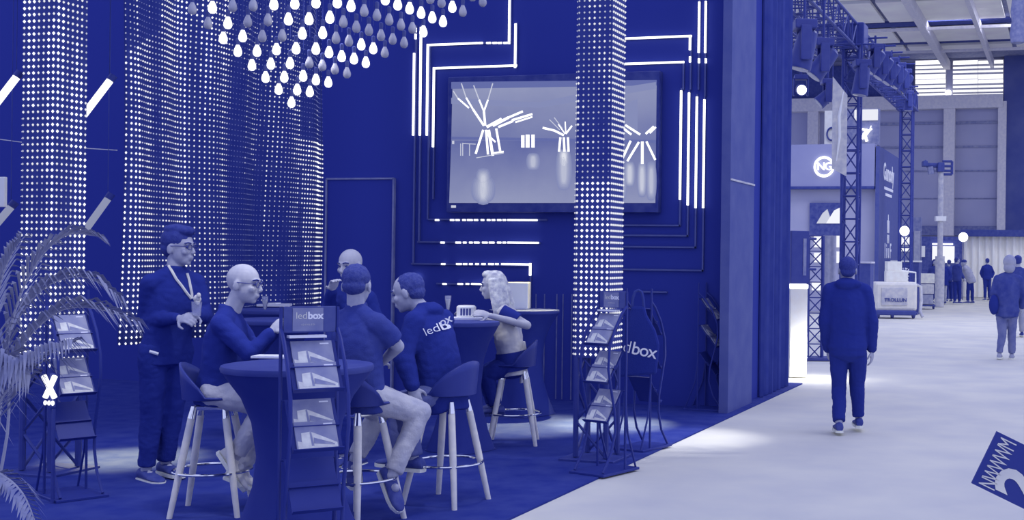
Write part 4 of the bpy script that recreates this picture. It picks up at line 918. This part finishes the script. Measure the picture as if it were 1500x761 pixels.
def moving_head(label, x, y, d, tilt, sc_=1.0, on=False, pan=-1.2):
    p = at(x, y, d); t = thing('stage_light', p, label, 'stage light', pan, 'stage lights on the truss'); k = sc_
    MB().box((0, 0, .30 * k), (.34 * k, .28 * k, .12 * k)).build('mount_base', BLACK, t, False, .02)
    for s in (-1, 1): MB().box((s * .17 * k, 0, .06 * k), (.05 * k, .14 * k, .44 * k)).build('yoke_arm', BLACK, t, False, .015)
    R = Rx(tilt); mb = MB(); prof = [(.08, -.26), (.12, -.22), (.135, -.05), (.14, .10), (.15, .24), (.145, .26)]
    vs = MB().lathe([(r * k, z * k) for r, z in prof], 18); vs.v = [R @ v for v in vs.v]; vs.build('lamp_head', BLACK, t)
    ln = MB().lathe([(.125 * k, .255 * k), (.12 * k, .268 * k)], 18); ln.v = [R @ v for v in ln.v]; ln.build('lens', emit('lens_lit', 1.0, 3) if on else mat('lens_glass', .45, .1, .5, .05), t)
    MB().tube([(0, 0, .34 * k), (0, 0, max(.55 * k, 6.22 - p.z))], .025, 8).build('clamp', STEEL, t); hb = Rz(-pan) @ Vector((.27, 0, 0)); zc = max(.5 * k, (6.33 if p.x < -5.1 else 6.2) - p.z); MB().tube([Vector((0, 0, zc)) - hb, Vector((0, 0, zc)) + hb], .022, 8).build('hanging_bar', STEEL, t)
moving_head('stage light hanging nearest at the top left of the truss', 1178, 72, 19.5, 2.9, 1.25)
moving_head('second stage light along the near truss', 1206, 92, 21.5, 2.5, 1.15)
moving_head('bright stage lamp shining towards the camera', 1173, 131, 26, 1.75, .85, True, 0.3)
moving_head('stage light low beside the hanging banner', 1212, 140, 24, 2.3, .9)
moving_head('stage light behind the nearer tower', 1262, 118, 26, 3.0, 1.2)
for k, (x, y, d) in enumerate(((1282, 90, 27.5), (1295, 100, 29), (1306, 108, 30.5), (1317, 114, 32), (1326, 122, 33.5))):
    moving_head('%s in the slanted row of stage lights before the farther tower' % ords[k], x, y, d, 2.55, 1.05)
moving_head('last stage light above the farther tower top', 1331, 150, 35, 3.1, .9)

# hanging banner
a = at(1220, 112, 23.5); b = at(1240, 258, 23.5); t = thing('hanging_banner', (a.x, a.y, b.z), 'tall pale banner hanging from the truss', 'banner')
W_ = (b - a).dot(RV); Hh = a.z - b.z; mb = MB()
mb.slab([RV * 0 + UV * .15, RV * W_ - UV * .0, RV * W_ + UV * (Hh - .35), UV * Hh], FV, .02); mb.build('banner_cloth', mat('banner_cloth', .55, .8), t, False)
mb = MB(); mb.tube([RV * (W_ * .72) + UV * (Hh * .85) - FV * .01, RV * (W_ * .45) + UV * (Hh * .6) - FV * .01, RV * (W_ * .5) + UV * (Hh * .4) - FV * .01, RV * (W_ * .3) + UV * (Hh * .15) - FV * .01], [.01, .035, .03, .01], 6); mb.build('banner_print', mat('banner_print', .8, .6), t)
MB().tube([UV * Hh, UV * (Hh + 1.0)], .01, 6).build('hanger', STEEL, t)

# ------------------------------------------------------------------ neighbouring stand
NY = 38.0; NK = NY / 28
t = thing('exhibition_stand', on_y(1220, 470, NY), 'pale neighbouring stand wall with glowing round logo', 'stand'); o0 = Vector(t.location); t.location.z = 0; o0.z = 0
def nb(x0, y0, x1, y1, th, name, m, off=0.0, par=None, zfix=None):
    a, b = on_y(x0, y0, NY) - o0, on_y(x1, y1, NY) - o0
    if zfix is not None: b.z = zfix
    return MB().box(((a.x + b.x) / 2, th / 2 - off, (a.z + b.z) / 2), (abs(b.x - a.x), th, abs(a.z - b.z))).build(name, m, par or t, False)
nb(1090, 276, 1282, 470, .15, 'stand_wall', mat('stand_wall', .46, .8, .1, .02, 1, bl=1.12), 0, None, .0)
nb(1090, 214, 1283, 274, .45, 'fascia', mat('stand_fascia', .38, .7, .1, .02, 1, bl=1.12), .3)
nb(1090, 274, 1283, 277, .47, 'fascia_trim', HDK, .32)
a = on_y(1283, 214, NY - .3) - o0
zt = a.z; sd = MB().box((a.x + .06, 2.2, zt / 2), (.12, 5.0, zt)).build('end_panel', mat('stand_end_panel', .14, .6, .2, .02), t, False)
SXP = a.x + .125
def side_text(body, size, y, z, bold=.0): lettering(body, size * NK, WHITEP, frame((SXP, y * NK, z), (0, 1, 0), (1, 0, 0)), t, bold, .004)
zz = lambda y, px=1296: on_x(px, y, o0.x + SXP).z
side_text('Gunody', .55, 1.3, zz(252), .02); [MB().box((SXP, 1.3 * NK, zz(y_)), (.01, w__ * NK, .09)).build('print_line', WHITEP, t, False) for y_, w__ in ((275, 1.5), (284, 1.1))]; side_text('ılı', .6, 1.3, zz(328), .02); side_text('IIIII', .3, 1.3, zz(350), .0); side_text('I i u F', .5, 1.3, zz(368), .01)
lg = on_y(1207, 244, NY - .35) - o0; GL = emit('sign_glow', 1.0, 2.0)
ring = MB(); ring.tube([(lg.x + .29 * math.cos(a_), lg.y, lg.z + .29 * math.sin(a_)) for a_ in [math.radians(25 + 320 * i / 30) for i in range(31)]], .038, 8); ring.build('logo_ring', GL, t)
lettering('NG', .34, GL, frame((lg.x + .02, lg.y, lg.z), (1, 0, 0), (0, -1, 0)), t, .003, .02, 'CENTER', .85)
nb(1187, 297, 1232, 345, .06, 'poster_screen', mat('stand_screen', .12, .4), .1)
for k, pts in enumerate((((1196, 327), (1205, 312), (1212, 306), (1216, 318), (1222, 327)), ((1210, 327), (1222, 308), (1230, 304), (1231, 327)))):
    MB().slab([on_y(x, y, NY - .12) - o0 for x, y in pts], (0, -1, 0), .01 + k * .004).build('poster_mountain', emit('poster_lit_%d' % k, .75 + .2 * k, 1, False), t, False)
for k, (x0, y0, x1, y1) in enumerate(((1193, 340, 1203, 362), (1226, 337, 1231, 362), (1193, 370, 1203, 384), (1206, 345, 1222, 365), (1226, 368, 1231, 385), (1190, 412, 1204, 425), (1188, 470, 1203, 512))):
    nb(x0, y0, x1, y1, .03, 'lit_panel', emit('stand_lit', .92, 1.1, False), .06 + .005 * k)
# upper lit sign boxes behind the banner
t2 = thing('light_box', on_y(1270, 212, 42), 'glowing sign box with a white running figure above the stand', 'light box'); q0 = Vector(t2.location)
face = lambda x0, y0, x1, y1, th, nme, m, off: (lambda a, b: MB().box(((a.x + b.x) / 2, th / 2 - off, (a.z + b.z) / 2), (abs(b.x - a.x), th, abs(a.z - b.z))).build(nme, m, t2, False))(on_y(x0, y0, 42) - q0, on_y(x1, y1, 42) - q0)
face(1232, 160, 1287, 212, .3, 'box_body', mat('signbox', .30, .6), 0); face(1252, 161, 1286, 176, .1, 'lit_strip', emit('signbox_lit', .9, 1.0, False), .08)
fg = MB()
for x0, y0, x1, y1, r in ((1275, 186, 1275.5, 186.2, .06), (1272, 190, 1266, 198, .08), (1266, 198, 1262, 203, .06), (1267, 198, 1270, 207, .05), (1271, 191, 1263, 189, .04), (1272, 192, 1277, 188, .035)): fg.tube([on_y(x0, y0, 41.9) - q0, on_y(x1, y1, 41.9) - q0], r, 8)
fg.build('running_figure', GL, t2)
MB().tube([(-.3, .2, 0), (-.3, .2, -q0.z)], .06, 8).build('post', STEEL, t2)
t2 = thing('light_box', on_y(1220, 212, 40.6), 'pale sign panel with dark round emblem behind the banner', 'light box'); q0 = Vector(t2.location)
a, b = on_y(1208, 162, 40.6) - q0, on_y(1233, 214, 40.6) - q0; MB().box(((a.x + b.x) / 2, .1, (a.z + b.z) / 2), (abs(b.x - a.x), .2, abs(a.z - b.z))).build('box_body', mat('pale_signbox', .7, .6), t2, False)
cc = on_y(1218, 196, 40.55) - q0; MB().tube([(cc.x + .15 * math.cos(x), cc.y, cc.z + .21 * math.sin(x)) for x in [2 * PI * i / 24 for i in range(24)]], .03, 6, True).build('emblem_ring', BLACK, t2)
MB().tube([(0, .25, 0), (0, .25, -q0.z)], .05, 8).build('post', STEEL, t2)

# white plinth with glowing top
p = ground(1168, 551); t = thing('display_plinth', p, 'white display plinth with glowing top at the end of the dark curtain', 'plinth', T)
w_ = .24; hh = at(1168, 422, (p.dot(FV))).z
MB().box((0, 0, hh / 2), (w_, w_, hh)).build('plinth_body', mat('plinth_white', .72, .6), t, False, .006); MB().box((0, 0, hh + .03), (w_ + .02, w_ + .02, .06)).build('glow_top', emit('plinth_glow', 1.0, 2.6), t, False, .01)
lp = bpy.data.lights.new('plinth_light', 'POINT'); lp.energy = 25; lp.shadow_soft_size = .1; lo = bpy.data.objects.new('plinth_light', lp); COL.objects.link(lo); lo.location = p + Vector((.25, -.15, .35))
# ladder truss and hung fabric beside it
p = ground(1193, 526); t = thing('ladder_truss', p, 'slim black ladder truss beside the white plinth', 'truss', T)
d_ = p.dot(FV); htop = at(1193, 345, d_).z
for x in (-.12, .12): MB().tube([(x, 0, 0), (x, 0, htop)], .03, 8).build('upright', BLACK, t)
for k in range(8):
    z0, z1 = htop * k / 8, htop * (k + 1) / 8; MB().tube([(-.12, 0, z0), (.12, 0, z1)], .011, 6).build('brace', BLACK, t); MB().tube([(.12, 0, z0), (-.12, 0, z1)], .011, 6).build('brace', BLACK, t); MB().tube([(-.12, 0, z1), (.12, 0, z1)], .011, 6).build('rung', BLACK, t)
MB().box((0, 0, .02), (.5, .5, .04)).build('base_plate', BLACK, t, False)
c = at(1171, 376, 20); t = thing('wall_monitor', c, 'dark monitor turned sideways above the glowing plinth', 'monitor', T + .5)
MB().box((0, 0, 0), (.34, .06, .85)).build('monitor_case', BLACK, t, False, .01); MB().box((.08, -.035, 0), (.06, .01, .6)).build('monitor_strip', mat('monitor_grey', .3, .4), t, False); MB().tube([(.15, 0, .3), (.32, 0, .3)], .02, 8).build('bracket', BLACK, t); MB().tube([(.15, 0, -.2), (.32, 0, -.2)], .02, 8).build('bracket', BLACK, t)
p = ground(1214, 500); d_ = p.dot(FV); q = at(1214, 345, d_); t = thing('fabric_banner', p, 'soft folded pale banner beside the walking man', 'banner', T)
mb = MB(); vs = []; fs = []
for i in range(11):
    x = -.12 + .024 * i; y = .02 * math.sin(i * 1.3); vs += [(x, y, .1), (x, y, q.z), (x, y + .012, .1), (x, y + .012, q.z)]
for i in range(10): a_ = 4 * i; b_ = a_ + 4; fs += [(a_, b_, b_ + 1, a_ + 1), (a_ + 2, a_ + 3, b_ + 3, b_ + 2), (a_, a_ + 2, b_ + 2, b_), (a_ + 1, b_ + 1, b_ + 3, a_ + 3)]
mb.add(vs, fs).build('cloth', GREYC, t); MB().tube([(-.14, .02, 0), (-.14, .02, q.z)], .012, 6).build('pole', BLACK, t); MB().box((-.05, .02, .01), (.3, .3, .02)).build('foot', BLACK, t, False)

# counters and stalls
def counter(label, x0, y0, x1, Y, m, m2, dep=.6):
    a, b = on_y(x0, y0, Y), on_y(x1, y0, Y); t = thing('counter', ((a.x + b.x) / 2, Y + dep / 2, 0), label, 'counter')
    MB().box((0, 0, a.z / 2), (b.x - a.x, dep, a.z)).build('counter_body', m, t, False); MB().box((0, 0, a.z + .02), (b.x - a.x + .06, dep + .06, .05)).build('counter_top', m2, t, False); return t, a, b
DK = mat('counter_dark', .10, .6, .2, .02)
counter('small dark counter beside the dark end panel', 1258, 385, 1275, 33, DK, HWL)
t, a, b = counter('dark counter with a white round logo behind the cleaning machine', 1306, 383, 1346, 39.5, DK, LITE)
lg = on_y(1325, 404, 39.48) - Vector(t.location); MB().tube([(lg.x + .23 * math.cos(x), lg.y, lg.z + .23 * math.sin(x)) for x in [math.radians(30 + 310 * i / 24) for i in range(25)]], .04, 8).build('logo_ring', WHITEP, t); lettering('NG', .3, WHITEP, frame((lg.x, lg.y - .01, lg.z), (1, 0, 0), (0, -1, 0)), t, .012, .01, 'CENTER', .85)
t = thing('exhibition_stand', (on_y(1320, 400, 45).x, 45, 0), 'small stall with lit shelves and pale posts behind the dark counter', 'stand'); q0 = Vector(t.location)
def st(x0, y0, x1, y1, th, nme, m, off=0.0): a, b = on_y(x0, y0, 45) - q0, on_y(x1, y1, 45) - q0; MB().box(((a.x + b.x) / 2, th / 2 - off, (a.z + b.z) / 2), (abs(b.x - a.x), th, abs(a.z - b.z))).build(nme, m, t, False)
st(1290, 318, 1348, 455, .2, 'back_panel', mat('stall_panel', .28, .8), 0)
for x0, y0, x1, y1 in ((1309, 337, 1314, 362), (1318, 347, 1334, 358), (1320, 362, 1333, 368)): st(x0, y0, x1, y1, .05, 'lit_shelf', MATS['stand_lit'], .1)
st(1340, 338, 1347, 455, .3, 'post', GREYC, .2)
def globe(label, x, y, d, r):
    p = at(x, y, d); t = thing('globe_lamp', (p.x, p.y, 0), label, 'lamp'); MB().ell((0, 0, p.z), (r,) * 3).build('globe', emit('globe_glow', 1.0, 2.5), t)
    MB().tube([(0, .05, 0), (0, .05, p.z)], .02, 6).build('post', STEEL, t)
globe('round glowing lamp on the farther tower', 1325, 338, 37.2, .15); globe('round glowing lamp before the white far curtain', 1411, 347, 52, .2)
o = MB().ell((0, 0, 0), (.16,) * 3).build('wall_lamp', MATS['globe_glow'], None, True, loc=on_y(1389, 136, FY - .15)); tag(o, 'tiny bright lamp under the hall window', 'lamp')
t = thing('exhibition_stand', (on_y(1375, 400, 54).x, 54, 0), 'dark far stall with a bright screen behind the group of visitors', 'stand'); q0 = Vector(t.location)
def st2(x0, y0, x1, y1, th, nme, m, off=0.0): a, b = on_y(x0, y0, 54) - q0, on_y(x1, y1, 54) - q0; b.z = max(b.z, .0); MB().box(((a.x + b.x) / 2, th / 2 - off, (a.z + b.z) / 2), (abs(b.x - a.x), th, abs(a.z - b.z))).build(nme, m, t, False)
st2(1342, 346, 1408, 443, .3, 'back_panel', mat('far_stall', .10, .8), 0); st2(1366, 360, 1398, 385, .1, 'screen', MATS['stand_lit'], .1); st2(1366, 356, 1396, 358.5, .1, 'light_bar', GL, .1); st2(1349, 360, 1355, 376, .1, 'poster', LITE, .1)
# white pleated curtain
mb = MB(); vs = []; fs = []; a, b = on_y(1408, 346, 57), on_y(1560, 346, 57); n = 90
for i in range(n + 1):
    x = a.x + (b.x - a.x) * i / n; y = 57 + .09 * math.sin(i * 1.05) + .04 * math.sin(i * .37); vs += [(x, y, .01), (x, y, a.z), (x, y + .02, .01), (x, y + .02, a.z)]
for i in range(n): p_ = 4 * i; q_ = p_ + 4; fs += [(p_, q_, q_ + 1, p_ + 1), (p_ + 2, p_ + 3, q_ + 3, q_ + 2), (p_, p_ + 2, q_ + 2, q_), (p_ + 1, q_ + 1, q_ + 3, p_ + 3)]
o = mb.add(vs, fs).build('curtain', mat('white_drape', .70, .9, .1, .02, bl=1.14)); tag(o, 'long white pleated curtain across the far end of the hall', 'curtain')
o = MB().box(((a.x + b.x) / 2, 56.8, a.z + .15), (b.x - a.x, .4, .3)).build('curtain_rail', HDK, None, False); tag(o, 'dark rail above the white far curtain', 'rail')

# ------------------------------------------------------------------ cleaning machine
p = ground(1312, 466); t = thing('cleaning_machine', p, 'pale boxy cleaning machine parked beyond the walking man', 'cleaning machine', T)
s_ = 35.0 / F
MB().box((0, .35, .62), (62 * s_, .8, .82)).build('body', mat('machine_grey', .62, .5, .3, .03), t, False, .08)
MB().box((-.05, -.06, .62), (38 * s_, .03, .50)).build('front_panel', mat('machine_panel', .52, .5), t, False, .02)
MB().box((0, .3, .16), (58 * s_, .85, .14)).build('bumper', DK, t, False, .03)
for x in (-.5, -.1, .5): 
    w = MB().lathe([(.10, -.04), (.12, -.02), (.12, .02), (.10, .04)], 16); w.v = [Matrix.Rotation(PI / 2, 3, 'Y') @ v + Vector((x, .0, .12)) for v in w.v]; w.build('wheel', BLACK, t)
lettering('TROLLUN', .14, DK, frame((-.02, -.085, .52), (1, 0, 0), (0, -1, 0)), t, .004, .004)
MB().tube([(.62, .2, .95), (.72, .1, .9), (.72, .0, .5), (.68, -.05, .2), (.75, -.1, .05)], .045, 8).build('hose', mat('hose', .5, .5), t)
MB().tube([(.60, .3, 1.0), (.60, .3, 1.3), (.2, .3, 1.35)], .025, 8).build('handle', LITE, t)
p2 = p + Vector((0, .35, 1.03)); o = MB().box((0, 0, .15), (.62, .4, .3)).build('carton', mat('carton_pale', .7, .8), None, False, .01, loc=p2 + RV * -.05, rz=T); tag(o, 'pale carton lying on the cleaning machine', 'box')
o = MB().box((0, 0, .14), (.42, .35, .28)).build('carton', MATS['carton_pale'], None, False, .01, loc=p2 + RV * -.13 + Vector((0, 0, .3)), rz=T + .1); tag(o, 'smaller pale carton on top of the other carton', 'box')
# trolley with packages next to the group
p = ground(1355, 452); t = thing('hand_trolley', p, 'trolley with pale packages beside the far group', 'trolley', T)
MB().box((0, 0, .12), (.6, .6, .05)).build('deck', DK, t, False); 
for x in (-.28, .28): MB().tube([(x, .25, .12), (x, .25, 1.25)], .03, 8).build('upright', DK, t)
for k in range(3): MB().box((.02 * k, 0, .32 + k * .36), (.48, .45, .33)).build('package', mat('package', .5 + .08 * k, .7) if False else mat('package_%s' % 'abc'[k], .4 + .12 * k, .7), t, False, .02)
for x in (-.25, .25): 
    w = MB().lathe([(.08, -.03), (.09, 0), (.08, .03)], 12); w.v = [Matrix.Rotation(PI / 2, 3, 'Y') @ v + Vector((x, -.2, .09)) for v in w.v]; w.build('wheel', BLACK, t)
# pole with camera crane
p = ground(1376, 449); d_ = p.dot(FV); t = thing('camera_pole', p, 'tall pale pole with a dark camera arm before the far wall', 'pole', T)
z = lambda y: at(1376, y, d_).z
mk = lambda dx: dx * d_ / F
MB().tube([(0, 0, 0), (0, 0, z(375))], .17, 12).build('lower_mast', mat('mast', .5, .6), t); MB().tube([(0, 0, z(375)), (0, 0, z(245))], .10, 12).build('upper_mast', MATS['mast'], t)
MB().box((0, 0, z(320)), (mk(15), .3, mk(7))).build('sign_plate', LITE, t, False)
MB().box((mk(-1), 0, z(245)), (mk(10), .4, mk(14))).build('head_block', DK, t, False, .04); MB().tube([(mk(-4), 0, z(242)), (mk(-20), 0, z(242)), (mk(-25), 0, z(236))], .09, 8).build('arm', DK, t)
MB().box((mk(-24), 0, z(240)), (mk(7), .4, mk(8))).build('camera_head', DK, t, False, .03); MB().tube([(mk(-16), 0, z(244)), (mk(-14), 0, z(255))], .12, 8).build('camera_barrel', mat('camera_grey', .3, .5), t)
for y in (236, 243, 250, 255): MB().tube([(mk(2), 0, z(y)), (mk(16), 0, z(y))], .05, 6).build('rung', DK, t)
MB().tube([(mk(16), 0, z(236)), (mk(16), 0, z(255))], .05, 6).build('rung_end', DK, t)
